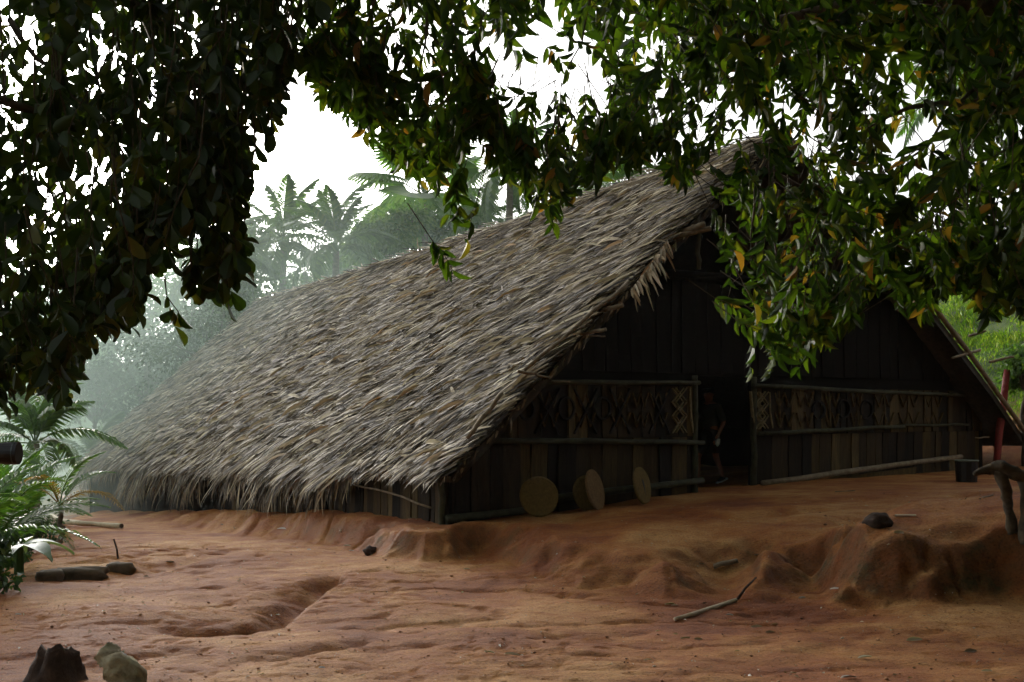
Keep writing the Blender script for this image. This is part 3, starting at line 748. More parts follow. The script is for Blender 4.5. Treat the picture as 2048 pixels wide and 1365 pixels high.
def sprig_broad(LV, tip, L=.42, size=1.0, twig=True):
    """drooping twig ending near tip with broad alternate leaves"""
    a = R.uniform(0, 2 * math.pi); tip = np.array(tip)
    lean = np.array([math.cos(a), math.sin(a), 0]) * R.uniform(.1, .7)
    top = tip + (np.array([0, 0, 1.0]) - lean * .8) * L * R.uniform(.7, 1.2)
    n = int(R.integers(7, 12)); k = np.linspace(.05, 1, n)[:, None]
    p = top + (tip - top) * k + lean * (k * (1 - k)) * .25 + R.normal(0, .012, (n, 3))
    dr = (tip - top) / np.linalg.norm(tip - top)
    az = np.arange(n) * 2.4 + R.uniform(0, 6)
    side = np.stack([np.cos(az), np.sin(az), np.zeros(n)], 1)
    d = dr[None] * .55 + side * .75 + np.array([0, 0, -1.0]) * R.uniform(-.2, .8, (n, 1)) + R.normal(0, .22, (n, 3))
    nr = np.stack([R.normal(0, .7, n), R.normal(0, .7, n), R.uniform(.1, 1.2, n)], 1)
    sz = R.uniform(.075, .15, n) * size
    LV.add(p, d, nr, np.stack([sz * R.uniform(.22, .29, n), sz, sz], 1))
    if twig: LV.tw.tube([Vector(q) for q in (top + (0, 0, R.uniform(.05, .3)), p[0], p[n // 2], p[-1])], [.005, .004, .003, .002], 4, caps=False)
def sprig_pinnate(LV, tip, L=.30, size=1.0, twig=True):
    """one arching compound leaf with paired leaflets, hanging loosely"""
    a = R.uniform(0, 2 * math.pi); tip = np.array(tip)
    lean = np.array([math.cos(a), math.sin(a) * .7, 0])
    L = L * R.uniform(.75, 1.35); tl = R.uniform(.15, 1.25)
    top = tip + np.array([0, 0, 1.0]) * L * math.cos(tl) - lean * L * math.sin(tl)
    n = int(R.integers(4, 8)); k = np.linspace(.18, 1, n)
    p = top + (tip - top) * k[:, None] + np.array([0, 0, 1.0]) * (L * .14 * np.sin(k * math.pi))[:, None]
    dr = (tip - top) / np.linalg.norm(tip - top)
    sv = np.cross(dr, R.normal(0, 1, 3)); sv /= np.linalg.norm(sv)
    for sg in (1, -1):
        d = dr[None] * R.uniform(.45, 1.0, (n, 1)) + sv * sg * R.uniform(.5, 1.0, (n, 1)) + R.normal(0, .16, (n, 3)) + np.array([0, 0, -.40])
        nr = np.cross(sv, dr)[None] + R.normal(0, .4, (n, 3))
        sz = R.uniform(.085, .145, n) * size * (1 - .15 * np.abs(k - .5))
        LV.add(p, d, nr, np.stack([sz * R.uniform(.15, .21, n), sz, sz], 1))
    if twig: LV.tw.tube([Vector(q) for q in (top - dr * R.uniform(.05, .25) + np.array([0, 0, .05]), p[0], p[n // 2], p[-1])], [.0035, .003, .0024, .0016], 4, caps=False)
def fill(LV, fn, n, x0, x1, ymin, bound, holes, y0, y1, edge=0.0, lift=30, clump=9, **kw):
    px = R.uniform(x0, x1, n); lo = np.interp(px, *bound) + 70 * fbm(px / 42, px * 0 + .5, 91, 2) - 8
    py = ymin + (lo - ymin) * R.uniform(0, 1, n)
    if edge: # extra sprigs along the ragged lower edge
        py = lo - np.abs(R.normal(0, edge, n))
    py = py - 8
    m = ~hole(px, py - lift, holes) & (py > ymin) & (fbm(px / 95, (py - lift) / 95, 44, 3) < clump)
    for x, y in zip(px[m], py[m]):
        Y = R.uniform(y0, y1); fn(LV, at(x, y, Y), **kw)
# -- left tree
LA = Leaves()
fill(LA, sprig_broad, 1300, -260, 660, -260, YA, HOLES_A, 4.6, 7.4, clump=.27)
fill(LA, sprig_broad, 170, -120, 600, -200, YA, HOLES_A, 4.8, 6.6, edge=30, clump=.3)
for (x, y) in [(420, 592), (455, 560), (482, 525), (400, 560), (440, 530), (385, 590), (430, 560), (465, 540), (410, 535), (450, 505), (470, 500), (350, 650), (385, 570)]: sprig_broad(LA, at(x, y, R.uniform(5.2, 5.6)), L=.2)
for k in range(8): sprig_broad(LA, at(R.uniform(365, 490), R.uniform(500, 600), R.uniform(5.0, 5.5)), L=.2)
inA = len(LA.o)
# crown above and around the frame
for k in range(230):
    sprig_broad(LA, (R.uniform(-6.5, -1.0), R.uniform(1.5, 7.5), R.uniform(4.4, 7.8)), L=.6, size=1.7, twig=False)
for k in range(130):
    sprig_broad(LA, (R.uniform(-6.5, -3.2), R.uniform(2.5, 6.5), R.uniform(2.6, 4.6)), L=.6, size=1.6, twig=False)
# -- right tree
LB = Leaves()
fill(LB, sprig_pinnate, 560, 615, 1420, -220, YB, HOLES_B, 5.2, 8.2, clump=.2)
fill(LB, sprig_pinnate, 1050, 1380, 2330, -220, YB, HOLES_B, 5.0, 8.6, clump=.30)
fill(LB, sprig_pinnate, 190, 620, 1450, -150, YB, HOLES_B, 5.4, 7.4, edge=24)
fill(LB, sprig_pinnate, 150, 1450, 2150, -150, YB, HOLES_B, 5.4, 7.4, edge=24)
for (x, y) in [(905, 540), (935, 480), (920, 440), (900, 430), (1105, 445), (1460, 555), (1470, 520), (1450, 500), (1500, 640), (1540, 735), (1500, 735), (1600, 735), (1570, 690), (1640, 620), (1660, 590)]:
    sprig_pinnate(LB, at(x, y, R.uniform(5.6, 6.4)))
inB = len(LB.o)
for k in range(1500):  # extra large leaves, mostly out of view, added to shade yard and wall
    sprig_pinnate(LB, (R.uniform(-.5, 11), R.uniform(-5, 12), R.uniform(4.9, 8.2)), L=.7, size=2.9, twig=False)
for k in range(520):
    sprig_pinnate(LB, (R.uniform(.6, 7.5), R.uniform(2.5, 9.0), R.uniform(4.9, 6.8)), L=.7, size=2.6, twig=False)
for k in range(650):
    sprig_pinnate(LB, (R.uniform(1.0, 9.5), R.uniform(8, 14.5), R.uniform(5.6, 8.6)), L=.7, size=2.6, twig=False)
for k in range(450):
    sprig_pinnate(LB, (R.uniform(5, 11), R.uniform(-6, 3), R.uniform(2.2, 5.2)), L=.7, size=3.0, twig=False)
for k in range(420):
    sprig_pinnate(LB, (R.uniform(3.0, 8.5), R.uniform(3, 9.0), R.uniform(2.6, 5.0)), L=.55, size=2.0, twig=False)

def front_tree(name, label, cat, LV, tmpl, m, base, limbs, trunk, parts_from):
    tr = thing(name, base, label, cat)
    MB().tube(*trunk, 12, .12, 5).build('trunk', 'bark', tr, smooth=True)
    for i, (pts, r0) in enumerate(limbs):
        k = len(pts); MB().tube(pts, [r0 * (1 - .75 * j / (k - 1)) for j in range(k)], 7, .12, i).build('limb', 'bark', tr, smooth=True)
    LV.tw.build('twigs', 'twig', tr)['kind'] = 'stuff'
    o, fr, sc = LV.arrays()
    # the leaves that show largest, one by one
    px = CX + F * o[:, 0] / o[:, 1]; py = HZ - F * (o[:, 2] - EYE) / o[:, 1]
    vis = (px > 10) & (px < 2038) & (py > 10) & (py < 900) & (np.arange(len(o)) < parts_from)
    size = np.where(vis, np.abs(fr[:, 1, 2]) * sc[:, 0] * sc[:, 1] / o[:, 1] ** 2, 0)
    low = np.interp(px, *(YA if m == 'leaf_a' else YB)) - py
    size = size * np.where(low < 90, 3, 1)
    big = np.argsort(-size)[:300]
    rest = np.ones(len(o), bool); rest[big] = False
    v, f = place(*tmpl, o[rest], fr[rest], sc[rest])
    tag(mesh_obj('crown', v, f, m, tr), None, kind='stuff')
    me = bpy.data.meshes.new('leaf'); me.from_pydata(tmpl[0].tolist(), [], tmpl[1].tolist()); me.materials.append(M[m])
    inv = Matrix.Translation(-Vector(base))
    for i in big:
        q = bpy.data.objects.new('leaf', me); COL.objects.link(q); q.parent = tr; q.matrix_parent_inverse = inv
        q.matrix_basis = piece_matrix(o[i], fr[i], sc[i])
    return tr
bx, by = -5.6, 4.2; bz = gz(bx, by)
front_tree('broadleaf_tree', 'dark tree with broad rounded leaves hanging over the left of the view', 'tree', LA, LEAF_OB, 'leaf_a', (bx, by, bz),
    [(bend((bx, by, 3.0), at(330, 40, 5.8), 7, -.5, .08, 1), .11), (bend((bx, by, 3.4), (-1.0, 4.5, 5.6), 7, -.3, .1, 2), .11), (bend((bx, by, 2.6), at(170, 260, 5.2), 7, -.3, .08, 3), .07),
     (bend(at(20, 40, 5.6), at(185, 222, 5.5), 6, .02, .03, 4), .02), (bend(at(90, 190, 5.3), at(140, 480, 5.3), 7, 0, .03, 5), .012), (bend(at(100, 330, 5.3), at(125, 470, 5.3), 6, 0, .03, 6), .009),
     (bend(at(180, 60, 5.8), at(260, 330, 5.8), 6, 0, .05, 7), .012), (bend(at(430, 60, 5.6), at(440, 330, 5.5), 6, 0, .05, 8), .012), (bend((bx, by, 3.3), (-3.0, 7.5, 5.8), 6, -.2, .1, 9), .09)],
    ([(bx, by, bz - .2), (bx + .05, by, .8), (bx - .05, by + .1, 2.2), (bx + .1, by, 3.4), (bx + .3, by + .1, 5.2)], [.30, .22, .19, .17, .08]), sum(len(q) for q in LA.o[:inA]))
bx, by = 6.4, 5.6; bz = gz(bx, by)
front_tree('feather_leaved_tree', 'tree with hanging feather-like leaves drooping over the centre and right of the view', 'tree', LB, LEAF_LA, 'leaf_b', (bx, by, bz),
    [(bend((bx, by, 3.2), at(1040, -60, 6.4), 9, -.6, .08, 11), .14), (bend((bx, by, 2.8), at(1560, 40, 6.6), 8, -.4, .08, 12), .12), (bend((bx, by, 3.0), (2.2, 4.0, 6.0), 7, -.3, .1, 13), .12),
     (bend(at(2080, 140, 6.2), at(1730, 260, 6.4), 8, .03, .06, 14), .03), (bend(at(1990, 120, 7), at(1800, 330, 7), 6, .02, .05, 15), .02), (bend(at(1515, 330, 6.2), at(1500, 590, 6.2), 7, 0, .03, 16), .010),
     (bend(at(1560, 380, 6.1), at(1535, 620, 6.1), 7, 0, .03, 17), .010), (bend(at(1930, 230, 6.4), at(1945, 460, 6.4), 6, 0, .04, 18), .010), (bend((bx, by, 3.0), (4.0, 9.5, 6.2), 7, -.3, .1, 19), .11),
     (bend(at(1520, 470, 6.2), at(1455, 600, 6.2), 6, 0, .02, 20), .006), (bend(at(1200, -40, 6.2), at(1130, 170, 6.2), 6, 0, .03, 21), .010), (bend(at(850, -40, 6.2), at(830, 260, 6.2), 6, 0, .03, 22), .010)],
    ([(bx, by, bz - .2), (bx - .1, by, 1.2), (bx, by + .1, 2.6), (bx + .1, by, 4.0), (bx, by + .1, 6.4)], [.36, .26, .23, .20, .08]), sum(len(q) for q in LB.o[:inB]))

# ------------------------------------------------------------------ palms
def frond_mesh(name, L=3.0, n=34, ll=.75, lw=.035, droop=.9, leaf_droop=.5, m='frond', vee=.35, seed=0):
    """arching feather frond along +x from the origin"""
    r = np.random.default_rng(seed); b = MB()
    k = np.linspace(0, 1, 14); path = [Vector((L * (q - .12 * q * q), 0, L * (.45 * q - droop * .62 * q * q))) for q in k]
    b.tube(path, [.022 * (1 - .85 * q) * L / 3 + .004 for q in k], 5, caps=False)
    q = np.linspace(.14, 1, n); P = np.stack([L * (q - .12 * q * q), np.zeros(n), L * (.45 * q - droop * .62 * q * q)], 1)
    T = np.stack([np.ones(n) - .24 * q, np.zeros(n), .45 - droop * 1.24 * q], 1); T = norm(T)
    vs, fs, base = [], [], len(b.v)
    for sg in (1, -1):
        ln = ll * np.sin(np.clip(q * 1.0, 0, 1) * math.pi * .82 + .45) * r.uniform(.85, 1.1, n) * (L / 3)
        d = T * (.55 + .5 * q)[:, None] + np.stack([np.zeros(n), np.full(n, sg * 1.0), np.full(n, vee)], 1) + r.normal(0, .08, (n, 3))
        d = norm(d)
        for i in range(n):
            w_ = lw * L / 3; p0 = P[i]; di = d[i]; p1 = p0 + di * ln[i] * .5 - np.array([0, 0, leaf_droop * .16 * ln[i]]); p2 = p0 + di * ln[i] * .85 - np.array([0, 0, leaf_droop * .75 * ln[i]])
            e = np.cross(di, [0, 0, 1]); e /= np.linalg.norm(e) + 1e-9; e = e * .8 + T[i] * .4
            c = base + len(vs); vs += [p0 - e * w_ * .4, p0 + e * w_ * .4, p1 - e * w_, p1 + e * w_, p2]
            fs += [(c, c + 1, c + 3, c + 2), (c + 2, c + 3, c + 4)]
    b.v += [tuple(x) for x in vs]; b.f += fs
    me = bpy.data.meshes.new(name); me.from_pydata(b.v, [], b.f); me.materials.append(M[m]); return me
def fan_mesh(name, L=1.6, m='frond'):
    b = MB(); b.tube([(0, 0, 0), (L * .5, 0, .18 * L), (L * .95, 0, .2 * L)], [.03, .022, .015], 5, caps=False)
    c0 = np.array([L * .95, 0, .2 * L])
    for i in range(30):
        a = rad(-125 + 250 * i / 29); ln = L * (.75 + .15 * math.cos(a)); d = np.array([math.cos(a), math.sin(a), .05]); e = np.array([-math.sin(a), math.cos(a), 0])
        p1 = c0 + d * ln * .6; p2 = c0 + d * ln + np.array([0, 0, -.28 * ln]); w_ = .05 * L
        b.add([c0, p1 - e * w_, p1 + e * w_, p2], [(0, 1, 2), (1, 3, 2)])
    me = bpy.data.meshes.new(name); me.from_pydata(b.v, [], b.f); me.materials.append(M[m]); return me
FR_TALL = frond_mesh('tall_frond', 3.2, 56, .9, .045, 1.15, .9, seed=1)
FR_UP = frond_mesh('upright_frond', 3.2, 56, .8, .045, .75, .8, seed=2)
FR_BUSH = frond_mesh('bushy_frond', 2.2, 36, .62, .038, 1.0, .45, seed=3)
FR_YEL = frond_mesh('yellow_frond', 2.0, 26, .6, .03, 1.2, .5, 'frond_yellow', seed=4)
FAN = fan_mesh('fan_frond')
def palm(label, crown, base_z, n, meshes, scale, elev=(-35, 65), r0=.13, group=None, lean=(0, 0), name='palm_tree', trunk=True, rings=True, cat='palm', seed=0, dead=0):
    r = random.Random(seed); c = Vector(crown); base = (c.x + lean[0], c.y + lean[1], base_z)
    tr = thing(name, base, label, cat, group)
    if trunk:
        k = bend(base, c, 9, 0, .05, seed); k[0].z -= .3
        MB().tube(k, [r0 * (1.25 - .35 * i / 8) for i in range(9)], 8, .08, seed).build('trunk', 'palm_bark', tr, smooth=True)
    inv = Matrix.Translation(-Vector(base))
    for i in range(n):
        o = bpy.data.objects.new('frond', r.choice(meshes)); COL.objects.link(o); o.parent = tr; o.matrix_parent_inverse = inv
        az = i * 2.399 + r.uniform(-.25, .25); el = rad(elev[1] - (elev[1] - elev[0]) * (i + .5) / n + r.uniform(-8, 8)); s = scale * r.uniform(.85, 1.12)
        o.matrix_basis = Matrix.Translation(c) @ Matrix.Rotation(az, 4, 'Z') @ Matrix.Rotation(-el, 4, 'Y') @ Matrix.Rotation(r.uniform(-.3, .3), 4, 'X') @ Matrix.Scale(s, 4)
    return tr
def bgp(px, py, Y): 
    p = at(px, py, Y); return p, gz(p.x, p.y)
for i, (px, py, Y, n, sc, ms, el, lab) in enumerate([
    (566, 480, 47, 19, 1.08, [FR_UP, FR_TALL], (-40, 70), 'hazy feather palm left of the roof ridge, tallest of the left cluster'),
    (505, 515, 52, 16, 1.0, [FR_TALL], (-40, 60), 'hazy feather palm partly behind the broad leaves, far left of the ridge'),
    (672, 496, 42, 19, 1.05, [FR_UP, FR_TALL], (-35, 75), 'feather palm with steep upright fronds rising just behind the roof ridge'),
    (610, 545, 58, 11, .9, [FR_TALL], (-50, 50), 'low hazy palm between the two feather palms behind the ridge'),
    (850, 392, 50, 22, 1.5, [FAN], (-55, 70), 'fan palm with a round crown behind the middle of the roof'),
    (1020, 322, 44, 14, 1.0, [FR_TALL, FR_UP], (-70, 60), 'palm with a ringed grey trunk behind the roof, crown among hanging leaves'),
    (962, 452, 46, 10, .8, [FR_UP], (-20, 70), 'small palm crown just showing above the roof right of the fan palm'),
    (1010, 455, 50, 10, .75, [FR_UP], (-20, 70), 'small palm at the foot of the ringed trunk above the roof line'),
    (1238, 375, 44, 12, 1.0, [FR_TALL], (-30, 65), 'palm glimpsed through hanging leaves above the upper roof'),
    (1925, 190, 42, 12, 1.1, [FR_TALL], (-50, 60), 'grey-green palm glimpsed through leaves at the upper right'),
    (440, 520, 44, 15, .95, [FR_TALL], (-50, 55), 'palm with drooping fronds behind the broad leaf sprig at left')]):
    c, b0 = bgp(px, py, Y); palm(lab, c, b0, n, ms, sc, el, r0=.16, group='palms behind the longhouse', seed=i + 3)

# ------------------------------------------------------------------ forest behind and bushes
def bg_tree(px, py, Y, w_, h_, label, n=5200, m='leaf_bg', leaf=.24, cat='tree', name='forest_tree', group='trees behind the longhouse', seed=0, foot=None):
    """crown centre at a pixel, width and height in metres"""
    r = np.random.default_rng(seed + 100)
    c, b0 = bgp(px, py, Y); b0 = b0 if foot is None else foot
    tr = thing(name, (c.x, c.y, b0), label, cat, group)
    h0 = max(c.z - b0, .3); mb = MB()
    mb.tube(bend((c.x, c.y, b0 - .3), (c.x, c.y, c.z + h_ * .2), 7, 0, .12, seed), [.05 + .035 * h0 * (1 - i / 7) * .5 for i in range(7)], 7, .1, seed); mb.build('trunk', 'bark', tr, smooth=True)
    k = 26; cl = r.normal(0, 1, (k, 3)); cl /= np.linalg.norm(cl, axis=1, keepdims=True); cl *= r.uniform(.35, .95, (k, 1)) * np.array([w_ / 2, w_ / 2, h_ / 2])
    cl[:, 2] += h_ * .08 * (1 - (np.hypot(cl[:, 0], cl[:, 1]) / (w_ / 2)) ** 2)
    br = MB()
    for i in range(0, k, 2): br.tube([(c.x, c.y, c.z - h_ * .35), (c.x + cl[i, 0] * .5, c.y + cl[i, 1] * .5, c.z + cl[i, 2] * .3), tuple(np.array(c) + cl[i])], [.06, .04, .015], 5, caps=False)
    br.build('branches', 'bark', tr)['kind'] = 'stuff'
    id_ = r.integers(0, k, n); rad_ = r.uniform(.14, .30, k) * min(w_, h_)
    off = r.normal(0, 1, (n, 3)); off /= np.linalg.norm(off, axis=1, keepdims=True); off *= (r.uniform(0, 1, (n, 1)) ** .5) * rad_[id_][:, None] * np.array([1.15, 1.15, .75])
    p = np.array(c) + cl[id_] + off
    d = off + r.normal(0, .5, (n, 3)) * .4 + np.array([0, 0, -.25]); nr = r.normal(0, .6, (n, 3)) + np.array([0, 0, 1.0])
    sz = r.uniform(.7, 1.3, n) * leaf
    v, f = place(*LEAF_BG, p, frames(d, nr), np.stack([sz * .28, sz, sz], 1))
    tag(mesh_obj('crown', v, f, m, tr), kind='stuff'); return tr
for i, a in enumerate([
    (775, 482, 46, 4.4, 3.0, 'pale green bushy tree behind the roof, below the fan palm'),
    (905, 480, 52, 4.5, 3.0, 'pale bushy tree right of the fan palm trunk behind the roof'),
    (720, 540, 54, 5.0, 4.0, 'hazy tree behind the steep palm at the ridge'),
    (480, 600, 50, 6.0, 4.5, 'hazy dark tree filling the gap under the left palms'),
    (390, 620, 44, 6.5, 5.5, 'misty tree left of the roof end, behind the broad leaves'),
    (300, 660, 50, 7.0, 6.0, 'misty tree with bright gaps, second from the left edge'),
    (210, 640, 60, 8.0, 9.0, 'tall misty tree near the left edge with glowing gaps'),
    (80, 640, 52, 8.0, 9.0, 'tall misty tree at the far left edge'),
    (420, 720, 38, 5.0, 4.0, 'dark misty bush tree just behind the low end of the roof'),
    (290, 770, 42, 5.5, 3.6, 'dense shrub beside the far lower corner of the thatch'),
    (190, 790, 41, 5.0, 3.4, 'rounded shrub left of the lower thatch corner'),
    (1180, 400, 56, 6.0, 4.0, 'tree top just above the upper roof under the hanging leaves'),
    (610, 620, 60, 6.0, 4.0, 'far hazy tree in the bright gap by the ridge end')]):
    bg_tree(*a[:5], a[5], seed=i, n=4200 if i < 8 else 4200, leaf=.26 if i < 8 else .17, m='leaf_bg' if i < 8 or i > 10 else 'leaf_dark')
# far wood closing the horizon
r_ = np.random.default_rng(5); n = 26000
th_ = r_.uniform(rad(-62), rad(62), n); dist = r_.uniform(75, 120, n)
X_, Y_ = np.sin(th_) * dist, np.cos(th_) * dist
top = 5.5 + 5 * fbm(th_ * 9, th_ * 0, 3, 4)
Z_ = ground(X_, Y_) - 1 + (top + 1) * r_.uniform(0, 1, n) ** .8
sz = r_.uniform(.6, 1.3, n)
v, f = place(*LEAF_BG, np.stack([X_, Y_, Z_], 1), frames(r_.normal(0, 1, (n, 3)), r_.normal(0, .5, (n, 3)) + np.array([0, -.5, .7])), np.stack([sz * .45, sz, sz], 1))
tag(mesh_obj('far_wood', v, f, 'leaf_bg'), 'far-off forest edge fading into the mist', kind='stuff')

# unseen leaf mass right of and behind the viewer, added to shade the scene
n = 15000; th_ = r_.uniform(rad(58), rad(203), n); dist = r_.uniform(12.5, 19, n) + 3 * fbm(th_ * 4, th_ * 0, 6, 2)
X_, Y_ = np.sin(th_) * dist, np.cos(th_) * dist; top = 13 + 5 * fbm(th_ * 5, th_ * 0, 13, 4)
Z_ = ground(X_, Y_) + top * r_.uniform(0, 1, n); sz = r_.uniform(.7, 1.5, n)
v, f = place(*LEAF_BG, np.stack([X_, Y_, Z_], 1), frames(r_.normal(0, 1, (n, 3)), r_.normal(0, 1, (n, 3))), np.stack([sz * .45, sz, sz], 1))
tag(mesh_obj('shading_forest_edge', v, f, 'leaf_dark'), 'unseen dense forest edge added to shade the clearing', kind='stuff')

# palms and undergrowth at the left edge
for i, (px, py, gpy, n, sc, ms, el, lab) in enumerate([
    (5, 930, 1020, 14, .85, [FR_BUSH], (5, 80), 'green clump palm at the left edge beside the low thatch'),
    (35, 900, 985, 13, .85, [FR_BUSH], (5, 78), 'arching glossy palm leaning towards the far thatch corner'),
    (-60, 1000, 1080, 11, .75, [FR_BUSH], (0, 80), 'palm at the very left edge in front of the others')]):
    Y = [14.5, 18.5, 11.0][i]; c, b0 = bgp(px, py, Y)
    palm(lab, (c.x, c.y, b0 + .35), b0, n, ms, sc, el, r0=.06, group='young palms at the left edge', seed=40 + i, name='clump_palm')
c, b0 = bgp(120, 960, 15.5); palm('small palm with yellowed fronds at the foot of the thatch', (c.x, c.y, b0 + .6), b0, 7, [FR_YEL, FR_BUSH], .62, (10, 70), .04, seed=60, name='yellowing_palm')
c, b0 = bgp(70, 800, 24); palm('big dim palm behind the young palms at left', (c.x, c.y, b0 + 2.2), b0, 13, [FR_TALL], .68, (-20, 80), .12, seed=61)
c, b0 = bgp(190, 800, 38); palm('dim drooping palm between the shrubs and the thatch corner', (c.x, c.y, b0 + 1.6), b0, 12, [FR_TALL], .75, (-10, 75), .10, seed=62)
# banana-like plant
def banana(px, py, Y, label, seed):
    r = random.Random(seed); c, b0 = bgp(px, py, Y); tr = thing('banana_plant', (c.x, c.y, b0), label, 'plant')
    MB().tube([(c.x, c.y, b0 - .1), (c.x, c.y, b0 + .3)], [.06, .05], 8).build('stem', 'leaf_dark', tr)
    for i in range(6):
        az = rad(-20 + 62 * i + r.uniform(-15, 15)); L = r.uniform(.55, .85); vs, fs = [], []
        for j in range(9):
            k = j / 8; rr = L * k; z = b0 + .3 + L * (.55 * k - .75 * k * k); wd = .13 * math.sin(min(1, k * 1.05) * math.pi * .93 + .12) * (1 + .15 * r.uniform(-1, 1))
            ca, sa = math.cos(az), math.sin(az)
            for s in (-1, 0, 1): vs.append((c.x + ca * rr - sa * wd * s, c.y + sa * rr + ca * wd * s, z + (-.02 if s == 0 else .015)))
        for j in range(8):
            for s in (0, 1): a = j * 3 + s; fs.append((a, a + 1, a + 4, a + 3))
        mesh_obj('leaf', vs, fs, 'banana', tr, smooth=True)
M['banana'] = leaf_mat('banana_leaf', [(0, (.10, .17, .10)), (1, (.16, .24, .15))], .25, .4, spec=.6)
banana(38, 1088, 11.6, 'broad-leaved pale green plant at the left edge below the young palms', 4)
for i, (px, Y, w_, h_) in enumerate([(-45, 12.8, 1.2, .8), (-70, 10.2, 1.3, .8), (30, 17, 1.8, 1.0), (-20, 19, 3.0, 1.8)]):
    X = (px - CX) / F * Y; z = gz(X, Y)
    bg_tree(px, HZ - (z + h_ * .4 - EYE) / Y * F, Y, w_, h_, ['low weedy bush behind the banana-like plant', 'low bush at the bottom of the left bank', 'leafy bush among the young palms', 'dense bush behind the young palms at the left edge'][i], 1800, 'leaf_dark', .085, 'bush', 'low_bush', 'bushes at the left edge', 70 + i, foot=z)

# grassy hillside at the right
n = 42000; r_ = np.random.default_rng(8)
X_ = r_.uniform(8, 16, n); Y_ = r_.uniform(15, 34, n); s_, t_ = st_of(X_, Y_)
k = (s_ > 9.8 + r_.normal(0, .4, n)) & (s_ < 20); X_, Y_ = X_[k], Y_[k]; n = len(X_)
sz = r_.uniform(.06, .22, n) * (1 + fbm(X_, Y_, 4, 3)); sz = np.clip(sz, .05, .4)
v, f = place(*LEAF_BG, np.stack([X_, Y_, ground(X_, Y_) - .01], 1), frames(np.stack([r_.normal(0, .4, n), r_.normal(0, .4, n), np.ones(n)], 1), r_.normal(0, 1, (n, 3)) * np.array([1, 1, .1])), np.stack([np.full(n, .012), sz, sz], 1))
tag(mesh_obj('grass', v, f, 'grass'), 'bright rough grass on the slope right of the longhouse', kind='stuff')
for i, (px, py, Y, w_, h_, lab) in enumerate([(2052, 745, 20, 1.1, 1.0, 'green bush on the grassy slope behind the red post')]):
    bg_tree(px, py, Y, w_, h_, lab, 2600, 'leaf_bg', .11, 'bush', 'slope_bush', 'bushes on the grassy slope', 90 + i)

# ------------------------------------------------------------------ things against the longhouse
def disc(px, py, rx, lean, turn, label, m='disc', slit=False, tq=.36):
    """round flat disc standing on its rim against the wall"""
    tq_ = WT - tq; s_ = wall_s(px, tq_); g = H(s_, tq_, 0); g.z = gz(g.x, g.y); rr = rx
    mb = MB(); n = 36; prof = [(0, .022), (.6, .024), (.93, .022), (1.0, .010), (1.0, -.010), (.93, -.022), (0, -.022)]
    vs, fs = [], []
    for (q, z) in prof:
        for j in range(n):
            a = 2 * math.pi * j / n; vs.append(Vector((q * rr * math.cos(a) * (1 + .02 * math.sin(3 * a)), q * rr * math.sin(a) * 1.04, z)))
    for i in range(len(prof) - 1):
        for j in range(n): fs.append((i * n + j, i * n + (j + 1) % n, (i + 1) * n + (j + 1) % n, (i + 1) * n + j))
    # local z = face normal; stand it up facing the yard, leaning back
    Mx = Matrix.Translation(g + Vector((0, 0, rr * .985))) @ Matrix.Rotation(math.atan2(UY, UX) + turn, 4, 'Z') @ Matrix.Rotation(rad(90) - lean, 4, 'X')
    base = (g.x, g.y, g.z)
    o = mesh_obj('round_disc', [Mx @ v for v in vs], fs, m, None, base)
    tag(o, label, 'disc', 'round discs leaning on the front wall')
    if slit:
        b = MB(); pts = [(-.02, .09), (.03, .085), (.035, 0), (.012, -.16), (.0, 0)]
        b.add([Mx @ Vector((x, y, .0255)) for x, y in pts] + [Mx @ Vector((x, y, .020)) for x, y in pts], [(0, 4, 3, 2, 1), (0, 1, 6, 5), (1, 2, 7, 6), (2, 3, 8, 7), (3, 4, 9, 8), (4, 0, 5, 9)])
        s = b.build('slit', 'black'); s.parent = o; s.matrix_parent_inverse = Matrix.Translation(-Vector(base))
disc(1078, 1030, .275, rad(14), rad(-22), 'greenish round disc leaning by the corner, leftmost of the discs')
disc(1174, 1012, .25, rad(8), rad(0), 'dark round disc mostly hidden behind the brown one', 'disc', tq=.30)
disc(1190, 1019, .285, rad(14), rad(28), 'brown round disc in the middle, tilted away from the wall', 'disc_red', tq=.42)
disc(1284, 1007, .27, rad(12), rad(24), 'olive round disc with a dark slit, nearest the doorway', slit=True)
# black tub at the right end of the wall
g = gp(1933, 964); g.z -= .04; tb = thing('black_tub', g, 'black square-sided tub with a pale rim at the right end of the wall', 'tub')
h_ = 47 / F * g.y; w_ = 21 / F * g.y
MB().tube([g + Vector((0, 0, -.03)), g + Vector((0, 0, h_ * .5)), g + Vector((0, 0, h_))], [w_ * .92, w_, w_ * 1.02], 14).build('tub_body', 'black', tb)
rm = MB(); rm.tube([g + Vector((math.cos(a) * w_ * 1.03, math.sin(a) * w_ * 1.03, h_)) for a in np.linspace(0, 6.283, 15)], .012, 5); rm.build('tub_rim', 'rim', tb)
# red leaning post
g = gp(1994, 850); 
a = H(8.2, -.1, gz(*H(8.2, -.1, 0).xy)); Yr = a.y
A, B = at(1990, 870, Yr), at(2014, 740, Yr); A.z = gz(A.x, A.y) - .05
tag(MB().tube(bend(A, B, 6, 0, .01, 2), [.07, .07, .075, .075, .07, .06], 8).build('red_post', 'red', None, A, True), 'red painted post leaning at the right end of the roof', 'post')
tag(MB().tube(bend(at(1950, 876, Yr - 1), at(1978, 875, Yr - 1), 4, 0, .01, 2), .012, 5).build('thin_stick', 'pole', None, at(1964, 876, Yr - 1)), 'thin pale stick behind the black tub', 'stick')

